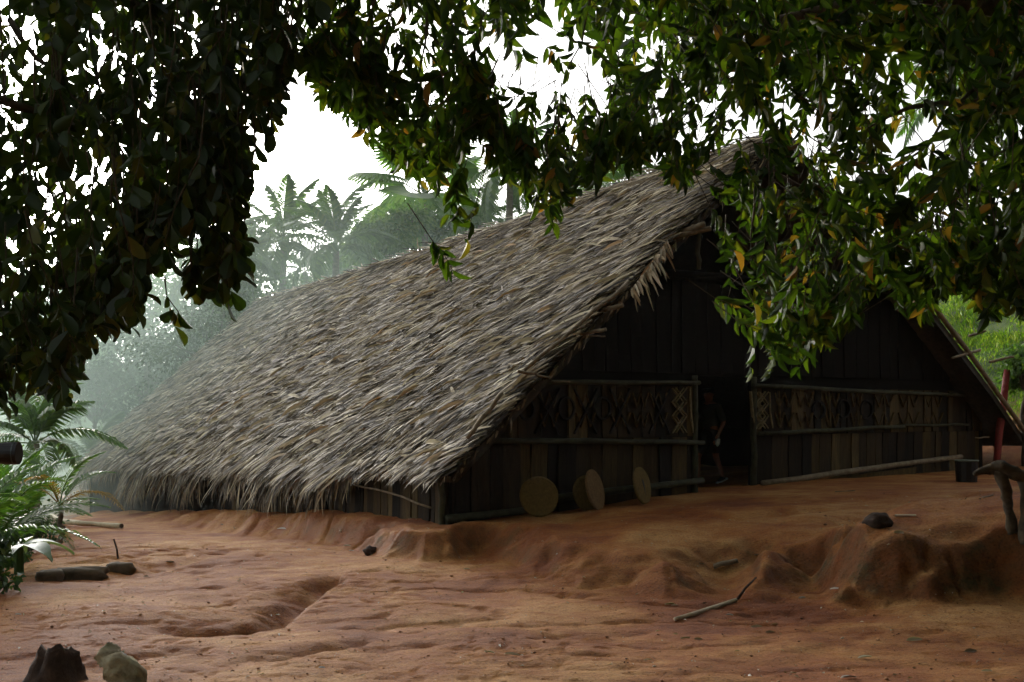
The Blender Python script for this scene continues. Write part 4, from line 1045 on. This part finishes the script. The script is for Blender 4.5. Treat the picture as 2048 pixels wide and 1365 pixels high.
# person walking inside the doorway
def skin_obj(name, verts, edges, radii, m, parent, sub=2, root=0):
    me = bpy.data.meshes.new(name); me.from_pydata([tuple(v) for v in verts], edges, []); me.materials.append(M[m])
    o = bpy.data.objects.new(name, me); COL.objects.link(o)
    sk = o.modifiers.new('skin', 'SKIN'); sk.use_smooth_shade = True
    for i, r in enumerate(radii): me.skin_vertices[0].data[i].radius = (r, r) if isinstance(r, float) else r
    for i in range(len(verts)): me.skin_vertices[0].data[i].use_root = (i == root)
    if sub: o.modifiers.new('sub', 'SUBSURF').render_levels = sub; o.modifiers['sub'].levels = 1
    adopt(o, parent); return o
pc = gp(1449, 986); pb = H(*st_of(pc.x, pc.y), pc.z)
t0 = WT + .6; s0 = wall_s(1446, t0)
person = thing('person', H(s0, t0, gz(*H(s0, t0, 0).xy)), 'person in dark shirt and shorts with bare legs walking through the dark doorway', 'person')
pz = gz(*H(s0, t0, 0).xy)
def B(f, d, z): return H(s0 - .16 - f, t0 + .12 + d, pz + z)      # f forwards (to the left), d deeper, z up
bv = [B(0, 0, .90), B(.01, 0, 1.06), B(.03, 0, 1.22), B(.04, 0, 1.34), B(.05, 0, 1.42), B(.065, 0, 1.50), B(.075, 0, 1.58),
      B(.0, -.09, .86), B(-.02, -.09, .47), B(-.20, -.09, .12), B(-.13, -.09, .035),          # trailing leg (near)
      B(.02, .09, .86), B(.22, .09, .48), B(.24, .09, .09), B(.36, .09, .035),               # leading leg
      B(.03, -.18, 1.33), B(-.08, -.22, 1.07), B(.03, -.2, .86), B(.08, -.19, .78),            # near arm
      B(.03, .18, 1.33), B(.16, .22, 1.08), B(.34, .2, .98), B(.41, .19, .95)]
be = [(0, 1), (1, 2), (2, 3), (3, 4), (4, 5), (5, 6), (0, 7), (7, 8), (8, 9), (9, 10), (0, 11), (11, 12), (12, 13), (13, 14), (3, 15), (15, 16), (16, 17), (17, 18), (3, 19), (19, 20), (20, 21), (21, 22)]
brad = [.13, .12, .135, .11, .055, .085, .095, .085, .055, .038, .035, .085, .055, .038, .035, .055, .04, .03, .03, .055, .04, .03, .03]
body = skin_obj('body', bv, be, [float(x) for x in brad], 'skin', person)
def sub(ix): return [bv[i] for i in ix]
skin_obj('shirt', [B(0, 0, .92), bv[1], bv[2], bv[3], B(.045, 0, 1.385), bv[15], bv[16], bv[19], bv[20]], [(0, 1), (1, 2), (2, 3), (3, 4), (3, 5), (5, 6), (3, 7), (7, 8)], [.150, .145, .155, .130, .075, .075, .062, .075, .062], 'shirt', person)
skin_obj('shorts', [B(0, 0, .97), B(0, 0, .88), bv[7], bv[8] + Vector((0, 0, .03)), bv[11], bv[12] + Vector((0, 0, .03))], [(0, 1), (1, 2), (2, 3), (1, 4), (4, 5)], [.145, .15, .112, .085, .112, .085], 'shorts', person)
skin_obj('hair', [B(.06, 0, 1.56), B(.07, 0, 1.62), B(.03, 0, 1.57), B(.015, 0, 1.50)], [(0, 1), (0, 2), (2, 3)], [.09, .088, .085, .06], 'hair', person)
for nm, zz, ff in (('nose', 1.535, .17), ('ear', 1.53, .06)):
    skin_obj(nm, [B(ff - .02, -.0 if nm == 'nose' else -.09, zz + .02), B(ff, 0 if nm == 'nose' else -.1, zz - .01)], [(0, 1)], [.012, .014], 'skin', person, 1)
def fingers(w0, fw_, dn_):
    for i in range(5):
        th = i == 4; base_ = w0 + dn_ * .03 + fw_ * ((.03 - .02 * i) if not th else .035)
        L = [.065, .075, .07, .055, .05][i]; dd = (dn_ + fw_ * (.1 if not th else .8)).normalized()
        skin_obj('finger', [base_, base_ + dd * L * .5, base_ + (dd + fw_ * .35).normalized() * L], [(0, 1), (1, 2)], [.010, .009, .007], 'skin', person, 1)
fwd = Vector((-UX, -UY, 0)); fingers(bv[18], fwd, Vector((0, 0, -1))); fingers(bv[22], Vector((0, 0, 1)), fwd)
def shoe(h, toe, tilt):
    sh = skin_obj('shoe', [h, h.lerp(toe, .45), toe], [(0, 1), (1, 2)], [(.045), (.047), (.036)], 'shoe', person)
    dn_ = Vector((0, 0, -.035)); sl = MB(); side_ = Vector((VX, VY, 0)) * .043
    a_, c_ = h - fwd * .045 + dn_, toe + fwd * .035 + dn_ * .8
    m_ = h.lerp(toe, .55) + dn_
    sl.quadbox([a_ - side_ * .8, m_ - side_, m_ + side_, a_ + side_ * .8], [q + Vector((0, 0, .028)) for q in (a_ - side_ * .8, m_ - side_, m_ + side_, a_ + side_ * .8)])
    sl.quadbox([m_ - side_, c_ - side_ * .5, c_ + side_ * .5, m_ + side_], [q + Vector((0, 0, .022)) for q in (m_ - side_, c_ - side_ * .5, c_ + side_ * .5, m_ + side_)])
    so = sl.build('sole', 'sole', sh)
shoe(B(-.235, -.09, .115), B(-.075, -.09, .04), 0); shoe(B(.22, .09, .05), B(.40, .09, .045), 0)
hc = bv[18] + Vector((0, 0, -.05)) + fwd * .0 - Vector((VX, VY, 0)) * .04
cl = MB(); ring = [(-.05, .05), (.0, .06), (.045, .03), (.05, -.03), (.02, -.075), (-.02, -.05), (-.04, 0)]
cl.add([hc + fwd * x + Vector((0, 0, z)) + Vector((VX, VY, 0)) * (.01 * math.sin(9 * x)) for x, z in ring] + [hc + fwd * x * .9 + Vector((0, 0, z)) - Vector((VX, VY, 0)) * .02 for x, z in ring],
       [tuple(range(6, -1, -1)), tuple(range(7, 14))] + [(i, (i + 1) % 7, 7 + (i + 1) % 7, 7 + i) for i in range(7)])
tag(cl.build('pale_cloth', 'clothpale', None, hc), 'small pale cloth in the hand of the person in the doorway', 'cloth')

# ------------------------------------------------------------------ logs, sticks, stones and litter on the clay
def on_ground(pxs, lift=0):
    out_ = []
    for (x, y) in pxs:
        g = gp(x, y); out_.append(g + Vector((0, 0, lift)))
    return out_
pts = on_ground([(98, 1030), (118, 1043), (150, 1050), (195, 1054), (243, 1057)], .05); pts[0].z += .03
lg = thing('crooked_branch', pts[2] - Vector((0, 0, .05)), 'pale crooked debarked branch lying on the clay below the low thatch', 'branch')
rough_tube(pts, [.060, .058, .055, .052, .050], .25, 4, 12, 6, 3).build('branch_wood', 'palewood', lg, smooth=True)
e_ = (pts[-1] - pts[-2]).normalized(); MB().tube([pts[-1] - e_ * .004, pts[-1] + e_ * .004], [.047, .046], 10).build('cut_end', 'rotten', lg)
# white stick and the dark twig running on from it
pts = on_ground([(1350, 1243), (1390, 1232), (1430, 1219), (1472, 1205)], .02)
tag(MB().tube(pts, [.016, .022, .024, .022], 8, .1, 2).build('bleached_stick', 'white_stick', None, pts[0], True), 'bleached pale stick pointing up towards the gully', 'stick')
pts = [gp(1476, 1204) + Vector((0, 0, .03)), gp(1490, 1192) + Vector((0, 0, .07)), gp(1512, 1168) + Vector((0, 0, .06))]
tag(MB().tube(pts, [.014, .013, .008], 6, .1, 2).build('dark_twig', 'rotten', None, pts[0], True), 'thin dark twig beyond the end of the bleached stick', 'stick')
pts = [gp(1428, 1139) + Vector((0, 0, .03)), gp(1475, 1131) + Vector((0, 0, .05))]
tag(MB().tube(bend(*pts, 4, 0, .01, 1), [.028, .03, .028, .026], 7, .1, 2).build('short_stick', 'pole', None, pts[0], True), 'short brown stick wedged across the gully', 'stick')
pts = on_ground([(1790, 1034), (1810, 1034), (1832, 1034)], .015)
tag(MB().tube(pts, [.012, .012, .010], 6).build('thin_stick', 'white_stick', None, pts[0]), 'thin pale stick on the upper clay right of the small mound', 'stick')
a = gp(237, 1118); tag(MB().tube([a - Vector((0, 0, .05)), a + Vector((-.02, 0, .12)), a + Vector((-.06, 0, .25))], [.013, .012, .010], 6).build('upright_stake', 'rotten', None, a), 'thin stake standing upright behind the dark stones', 'stick')
pts = on_ground([(420, 1046), (455, 1052), (470, 1058)], .01)
tag(MB().tube(pts, [.012, .011, .008], 6).build('fallen_stalk', 'pole', None, pts[0]), 'thin stalk lying below the thatch fringe', 'stick')
for k, (x0, y0, x1, y1) in enumerate([(1670, 985, 1710, 983), (1960, 1000, 1985, 992)]):
    pts = on_ground([(x0, y0), (x1, y1)], .01); tag(MB().tube(bend(*pts, 4, 0, .01, k), .009, 5).build('thin_twig', 'pole', None, pts[0]), ['thin twig on the clay right of the doorway', 'thin twig beside the forked driftwood'][k], 'stick')

def lump(name, c, size, m, label=None, cat=None, parent=None, seed=0, rough=.25, seg=14, flat=.0, rot=0, group=None, freq=2.2):
    """irregular rounded block"""
    n1, n2 = seg, seg + 6; vs, fs = [], []
    for i in range(n1 + 1):
        ph = math.pi * i / n1
        for j in range(n2):
            a = 2 * math.pi * j / n2; d = Vector((math.sin(ph) * math.cos(a), math.sin(ph) * math.sin(a), math.cos(ph)))
            e = 1 / max(abs(d.x), abs(d.y), abs(d.z)); d2 = d.lerp(d * e, flat)
            k = 1 + rough * float(fbm(np.array([d.x * freq + seed * 3 + d.z]), np.array([d.y * freq + d.z * freq]), seed, 4)[0])
            v = Vector((d2.x * size[0], d2.y * size[1], d2.z * size[2])) * k
            v.rotate(Matrix.Rotation(rot, 3, 'Z')); vs.append(Vector(c) + v)
    for i in range(n1):
        for j in range(n2): fs.append((i * n2 + j, (i + 1) * n2 + j, (i + 1) * n2 + (j + 1) % n2, i * n2 + (j + 1) % n2))
    o = mesh_obj(name, vs, fs, m, parent, None if parent else tuple(c), True)
    if label: tag(o, label, cat, group)
    return o
for k, (px, py, sx, sy, sz, lab) in enumerate([(155, 1158, .30, .12, .10, 'long dark stone slab in the row at left, middle of the three'), (236, 1145, .16, .10, .09, 'short dark stone block at the right end of the stone row'), (92, 1162, .14, .12, .09, 'small dark stone at the left end of the stone row')]):
    g = gp(px, py); lump('stone_slab', g + Vector((0, .08, .02)), (sx, sy, sz), 'stone', lab, 'stone', seed=k + 4, rough=.22, flat=.62, rot=rad(8), group='stones in a row on the clay')
g = gp(742, 1108); lump('clay_clod', g + Vector((0, 0, .03)), (.09, .08, .07), 'rotten', 'dark clod at the foot of the earth bank below the side wall', 'clod', seed=9, rough=.6)
g = gp(1757, 1052); lump('earth_mound', g + Vector((0, 0, .03)), (.14, .14, .10), 'rotten', 'small dark earth mound on the upper clay at right', 'mound', seed=12, rough=.35)
# rotten stump with the lichened log in front of it, bottom left
def stump(px, py, r0, h_, label, m, seed, lean):
    g = gp(px, py); n = 26; vs, fs = [], []; rows = 11
    for i in range(rows):
        k = i / (rows - 1)
        for j in range(n):
            a = 2 * math.pi * j / n; ca, sa = math.cos(a), math.sin(a)
            nz = float(fbm(np.array([ca * 2.2 + seed]), np.array([sa * 2.2 + k * 1.3]), seed, 4)[0]); jag = float(fbm(np.array([ca * 1.4 + 9]), np.array([sa * 1.4]), seed + 3, 3)[0])
            rr = r0 * (1.35 - .6 * k + .25 * (1 - k) ** 3) * (1 + .55 * nz); z = -.06 + (h_ * (1 + .38 * jag) + .06) * k
            vs.append(g + Vector((ca * rr + lean[0] * k, sa * rr + lean[1] * k, z)))
    b0 = len(vs); vs.append(g + Vector((lean[0], lean[1], h_ * .55)))
    for i in range(rows - 1):
        for j in range(n): fs.append((i * n + j, i * n + (j + 1) % n, (i + 1) * n + (j + 1) % n, (i + 1) * n + j))
    for j in range(n): fs.append(((rows - 1) * n + j, (rows - 1) * n + (j + 1) % n, b0))
    return tag(mesh_obj('tree_stump', vs, fs, m, None, g, True), label, 'stump')
stump(105, 1372, .15, .26, 'dark rotten broken stump in the bottom left corner', 'rotten', 6, (.02, .03))
g = gp(235, 1385); ll = thing('lichened_log', g, 'short pale lichened log standing against the rotten stump', 'log')
rough_tube([g + Vector(q) for q in ((.10, -.05, -.06), (.07, -.02, .04), (.02, .02, .14), (-.06, .06, .20), (-.13, .10, .235))], [.12, .115, .098, .085, .06], .55, 7, 20, 6, 8).build('log_wood', 'lichen', ll, smooth=True)
MB().tube([g + Vector(q) for q in ((-.02, .02, .235), (.02, .01, .250), (.05, .01, .235))], [.012, .02, .012], 7, .3, 4).build('bark_flake', 'white', ll)
# forked driftwood at the right edge
g = gp(2022, 1060); dw = thing('forked_driftwood', g, 'weathered forked root standing at the right edge', 'driftwood')
Y = g.y
M['rotlight'] = rough_mat('weathered_root', (.03, .022, .013), (.12, .09, .055), 9, .9, bs=.9, bd=.02)
rough_tube([at(1948, 948, Y), at(1975, 938, Y + .05), at(2005, 936, Y), at(2040, 950, Y - .05), at(2075, 945, Y)], [.02, .05, .06, .05, .05], .7, 6, 14, 6, 3).build('root_limb', 'rotlight', dw, smooth=True)
rough_tube([at(2000, 940, Y), at(2012, 985, Y), at(2020, 1025, Y), at(2024, 1068, Y)], [.05, .045, .04, .055], .6, 6, 12, 6, 5).build('root_prop', 'rotlight', dw, smooth=True)
rough_tube([at(2046, 950, Y), at(2052, 1000, Y - .05), at(2050, 1090, Y - .1)], [.05, .05, .07], .6, 6, 12, 6, 6).build('root_prop', 'rotlight', dw, smooth=True)
# fallen leaves and scraps
LIT = [(345, 1126, .10, 'white'), (620, 1101, .05, 'white'), (568, 1064, .13, 'white'), (985, 1308, .07, 'litter'), (1016, 1311, .10, 'litter'), (1115, 1110, .08, 'white'), (930, 1140, .06, 'litter'), (1345, 1210, .09, 'litter'), (1352, 1213, .05, 'litter'),
       (1365, 1279, .07, 'litter'), (1392, 1281, .06, 'litter'), (1507, 1256, .08, 'litter'), (1535, 1267, .06, 'litter'), (1455, 1232, .06, 'white'), (1545, 1252, .08, 'litter'), (1820, 1283, .12, 'litter'), (1935, 1306, .10, 'litter'), (1722, 1318, .09, 'litter'),
       (1600, 1198, .06, 'white'), (1676, 1180, .08, 'white'), (1515, 1112, .05, 'white'), (1805, 1068, .10, 'litter'), (33, 1231, .05, 'white'), (470, 1042, .05, 'white'), (410, 1045, .05, 'white'), (290, 1155, .05, 'litter'), (690, 1093, .10, 'litter'), (700, 1103, .06, 'white'),
       (1400, 1130, .05, 'white'), (1980, 1345, .06, 'litter'), (1688, 1358, .10, 'white'), (640, 1338, .04, 'white'), (553, 1232, .04, 'litter'), (1300, 1322, .05, 'litter'), (880, 1245, .04, 'litter'), (1395, 1135, .06, 'litter')]
SPEC = {0: 'white curled scrap on the clay right of the dark stones', 1: 'small white scrap between the thatch fringe and the earth bank', 2: 'white curled leaf scrap standing at the foot of the thatch fringe', 3: 'narrow dry leaf left of the crumpled one in the foreground centre', 4: 'crumpled dark leaf in the middle of the foreground clay', 5: 'white sliver on the brow of the clay bank below the discs',
        6: 'tiny brown leaf below the bank in line with the house corner', 7: 'larger dry leaf just above the near end of the bleached stick', 8: 'small dry leaf touching the larger one above the bleached stick', 9: 'dry leaf below the bleached stick, left of a pair', 10: 'dry leaf below the bleached stick, right of a pair', 11: 'upturned dry leaf right of the bleached stick', 12: 'small dry leaf lowest of three right of the bleached stick',
        13: 'pale scrap lying just under the middle of the bleached stick', 14: 'dry leaf rightmost of three right of the bleached stick', 15: 'long brown leaf lying at the lower right', 16: 'dry leaf at the far lower right of the clay', 17: 'greenish dry leaf near the bottom edge, right of centre', 18: 'pale scrap in front of the notch in the right bank', 19: 'pale scrap against the foot of the steep right bank', 20: 'tiny white scrap on top of the clay right of the gully', 21: 'dark narrow leaf below the small earth mound', 22: 'pale pebble-like scrap near the left edge',
        23: 'small white scrap under the middle of the thatch fringe', 24: 'small white scrap beside the fallen stalk below the thatch', 25: 'small dry leaf right of the stone row', 26: 'dry leaf beside the dark clod below the side wall', 27: 'tiny white scrap beside the dark clod below the side wall', 28: 'tiny white scrap on the lip of the gully', 29: 'dry leaf in the bottom right corner', 30: 'pale stick-like scrap at the bottom edge right of centre', 31: 'tiny white scrap in the lower left foreground', 32: 'tiny dry leaf beside the long foreground crack', 33: 'small dry leaf low in the foreground, right of the crumpled one', 34: 'tiny dry leaf on the clay below the bank centre', 35: 'dry leaf on the lip of the gully beside a white scrap'}
for i, (x, y, L, m) in enumerate(LIT):
    g = gp(x, y); a = R.uniform(-.5, .5) + (math.pi if R.uniform() < .5 else 0); sx = L * R.uniform(.16, .28)
    o_ = np.array([[g.x, g.y, g.z + .012]]); d = np.array([[math.cos(a), math.sin(a) * .6, R.uniform(.0, .18)]])
    v, f = place(*LEAF_LA, o_ - d * L * .3, frames(d, np.array([[R.normal(0, .5), R.normal(-.3, .4), 1.0]])), np.array([[sx * .75, L * 1.25, L * .5]]))
    nn = len(v); v = np.concatenate([v, v - np.array([0, 0, .004])]); f = np.concatenate([f, f[:, ::-1] + nn])
    if i == 2: v[:, 2] += .04
    o = mesh_obj('fallen_leaf', v, f, m, None, (g.x, g.y, g.z))
    tag(o, SPEC[i], 'leaf', 'pale scraps on the clay' if m == 'white' else 'dry leaves on the clay')

# grit, crumbs and leaf bits strewn over the clay
r_ = np.random.default_rng(77); n = 2600
OCT_V = np.array([(1, 0, 0), (-.9, .2, 0), (.1, 1, .1), (0, -1, 0), (.1, 0, .8), (0, .1, -.8)], float)
OCT_F = np.array([(0, 2, 4), (2, 1, 4), (1, 3, 4), (3, 0, 4), (2, 0, 5), (1, 2, 5), (3, 1, 5), (0, 3, 5)])
Y_ = 5.8 + 9.5 * r_.uniform(0, 1, n) ** 1.3; X_ = (r_.uniform(0, 2048, n) - CX) / F * Y_
k = fbm(X_ * .9, Y_ * .9, 88, 3) + r_.normal(0, .2, n) > -.1; X_, Y_ = X_[k], Y_[k]; n = len(X_); sz = r_.gamma(1.5, .0032, n) + .002
v, f = place(OCT_V, OCT_F, np.stack([X_, Y_, ground(X_, Y_) + sz * .3], 1), frames(r_.normal(0, 1, (n, 3)) * np.array([1, 1, .2]), np.tile([0, 0, 1.0], (n, 1))), np.stack([sz, sz * r_.uniform(.6, 1.4, n), sz * .7], 1))
M['grit'] = leaf_mat('grit', [(0, (.11, .05, .022)), (.5, (.24, .095, .035)), (.85, (.36, .2, .09)), (1, (.55, .45, .33))], 0.0, .9)
tag(mesh_obj('grit', v, f, 'grit'), 'small crumbs of clay and gravel strewn over the yard', kind='stuff')
n = 900; Y_ = 5.8 + 8.5 * r_.uniform(0, 1, n); X_ = (r_.uniform(0, 2048, n) - CX) / F * Y_; L = r_.uniform(.012, .05, n)
d = np.stack([r_.normal(0, 1, n), r_.normal(0, 1, n), r_.normal(0, .12, n)], 1)
v, f = place(*LEAF_BG, np.stack([X_, Y_, ground(X_, Y_) + .008], 1), frames(d, np.tile([0, 0, 1.0], (n, 1)) + r_.normal(0, .3, (n, 3))), np.stack([L * r_.uniform(.06, .25, n), L, L], 1))
tag(mesh_obj('leaf_crumbs', v, f, 'litter'), 'crumbled bits of dry leaf and straw scattered over the clay', kind='stuff')

# camera of another photographer reaching in at the left edge
Yc = 3.6; tip = at(38, 907, Yc); rl = 22.5 / F * Yc; ax = Vector((-1, -.12, 0)).normalized()
gcz = gz(tip.x - .3, Yc)
cm = thing('tripod_camera', (tip.x - .32, Yc - .04, gcz), 'black camera with long lens on a stand, its lens tip at the left edge', 'camera')
MB().tube([tip, tip + ax * .05, tip + ax * .051, tip + ax * .2], [rl, rl, rl * .93, rl * .9], 24).build('lens_barrel', 'black', cm)
MB().tube([tip - ax * .004 + ax * .014, tip + ax * .018], [rl * 1.03, rl * 1.03], 24).build('lens_ring', 'lens_ring', cm) if 'lens_ring' in M else None
M['lens_ring'] = plain('lens_ring_metal', (.03, .05, .05), .3, .6)
MB().tube([tip + ax * .012, tip + ax * .016], [rl * 1.03, rl * 1.03], 24).build('lens_ring', 'lens_ring', cm)
c0 = tip + ax * .26
sd_ = Vector((-ax.y, ax.x, 0)) * .07; up_ = Vector((0, 0, .05))
MB().quadbox([c0 - sd_ - ax * .06 - up_, c0 + sd_ - ax * .06 - up_, c0 + sd_ + ax * .06 - up_, c0 - sd_ + ax * .06 - up_], [c0 - sd_ - ax * .06 + up_, c0 + sd_ - ax * .06 + up_, c0 + sd_ + ax * .06 + up_, c0 - sd_ + ax * .06 + up_]).build('camera_body', 'black', cm)
for k in range(3):
    a = 2.1 * k + 1.0; ft = Vector((c0.x + .4 * math.cos(a) - .35, c0.y + .4 * math.sin(a), 0)); ft.z = gz(ft.x, ft.y)
    MB().tube([c0 - up_ + Vector((-.02, 0, 0)), ft], [.014, .012], 7).build('stand_leg', 'black', cm)

# ------------------------------------------------------------------ air: thin morning haze everywhere, cooking smoke over the back of the roof
def volume_mat(name, color, dens, aniso):
    m = bpy.data.materials.new(name); m.use_nodes = True; n = m.node_tree; n.nodes.remove(n.nodes['Principled BSDF'])
    v = n.nodes.new('ShaderNodeVolumePrincipled'); v.inputs['Color'].default_value = (*color, 1); v.inputs['Density'].default_value = dens; v.inputs['Anisotropy'].default_value = aniso
    n.links.new(v.outputs[0], n.nodes['Material Output'].inputs['Volume']); return m, n, v
def air_box(name, x0, x1, y0, y1, z0, z1, m, label):
    vs_ = [(x0, y0, z0), (x1, y0, z0), (x1, y1, z0), (x0, y1, z0), (x0, y0, z1), (x1, y0, z1), (x1, y1, z1), (x0, y1, z1)]
    M[name] = m; b = MB(); b.quadbox(vs_[:4], vs_[4:]); return tag(b.build(name, name), label, kind='stuff')
hm, hn, hv = volume_mat('haze_air', (.90, .97, .95), HAZE, .25)
air_box('haze', -262, 262, -62, 422, -14, 32, hm, 'thin pale morning haze')


sm, sn, sv = volume_mat('wood_smoke', (.80, .96, .90), 0.0, .3)
tc = sn.nodes.new('ShaderNodeTexCoord'); sx = sn.nodes.new('ShaderNodeSeparateXYZ'); sn.links.new(tc.outputs['Object'], sx.inputs[0])
def vdot(vec, off):
    d = sn.nodes.new('ShaderNodeVectorMath'); d.operation = 'DOT_PRODUCT'; d.inputs[1].default_value = vec; sn.links.new(tc.outputs['Object'], d.inputs[0])
    a = sn.nodes.new('ShaderNodeMath'); a.operation = 'ADD'; sn.links.new(d.outputs['Value'], a.inputs[0]); a.inputs[1].default_value = off; return a.outputs[0]
def mrange(src, a, b):
    m = sn.nodes.new('ShaderNodeMapRange'); m.interpolation_type = 'SMOOTHSTEP'; m.inputs[1].default_value = a; m.inputs[2].default_value = b; sn.links.new(src, m.inputs[0]); return m.outputs[0]
def mulv(a, b):
    m = sn.nodes.new('ShaderNodeMath'); m.operation = 'MULTIPLY'; sn.links.new(a, m.inputs[0])
    if isinstance(b, float): m.inputs[1].default_value = b
    else: sn.links.new(b, m.inputs[1])
    return m.outputs[0]
tt_ = vdot((VX, VY, 0), -(PX * VX + PY * VY)); ss_ = vdot((UX, UY, 0), -(PX * UX + PY * UY))
nz = noise_node(sn, .24, 3, .6)
d_ = mulv(mrange(tt_, 9.5, 30), mrange(sx.outputs[2], 10.5, 3.0)); d_ = mulv(d_, mrange(ss_, -26, -12)); d_ = mulv(d_, mrange(ss_, 13, 3)); d_ = mulv(d_, mrange(tt_, 52, 42)); d_ = mulv(d_, mrange(nz.outputs[0], .34, .64))
sn.links.new(mulv(d_, SMOKE), sv.inputs['Density'])
M['smoke'] = sm; b = MB()
b.quadbox([H(s_, t_, -5.5) for s_, t_ in ((-26, 6.5), (14, 6.5), (14, 53), (-26, 53))], [H(s_, t_, 11) for s_, t_ in ((-26, 6.5), (14, 6.5), (14, 53), (-26, 53))])
tag(b.build('smoke', 'smoke'), 'bluish wood smoke drifting over the back of the thatch and the trees behind', kind='stuff')
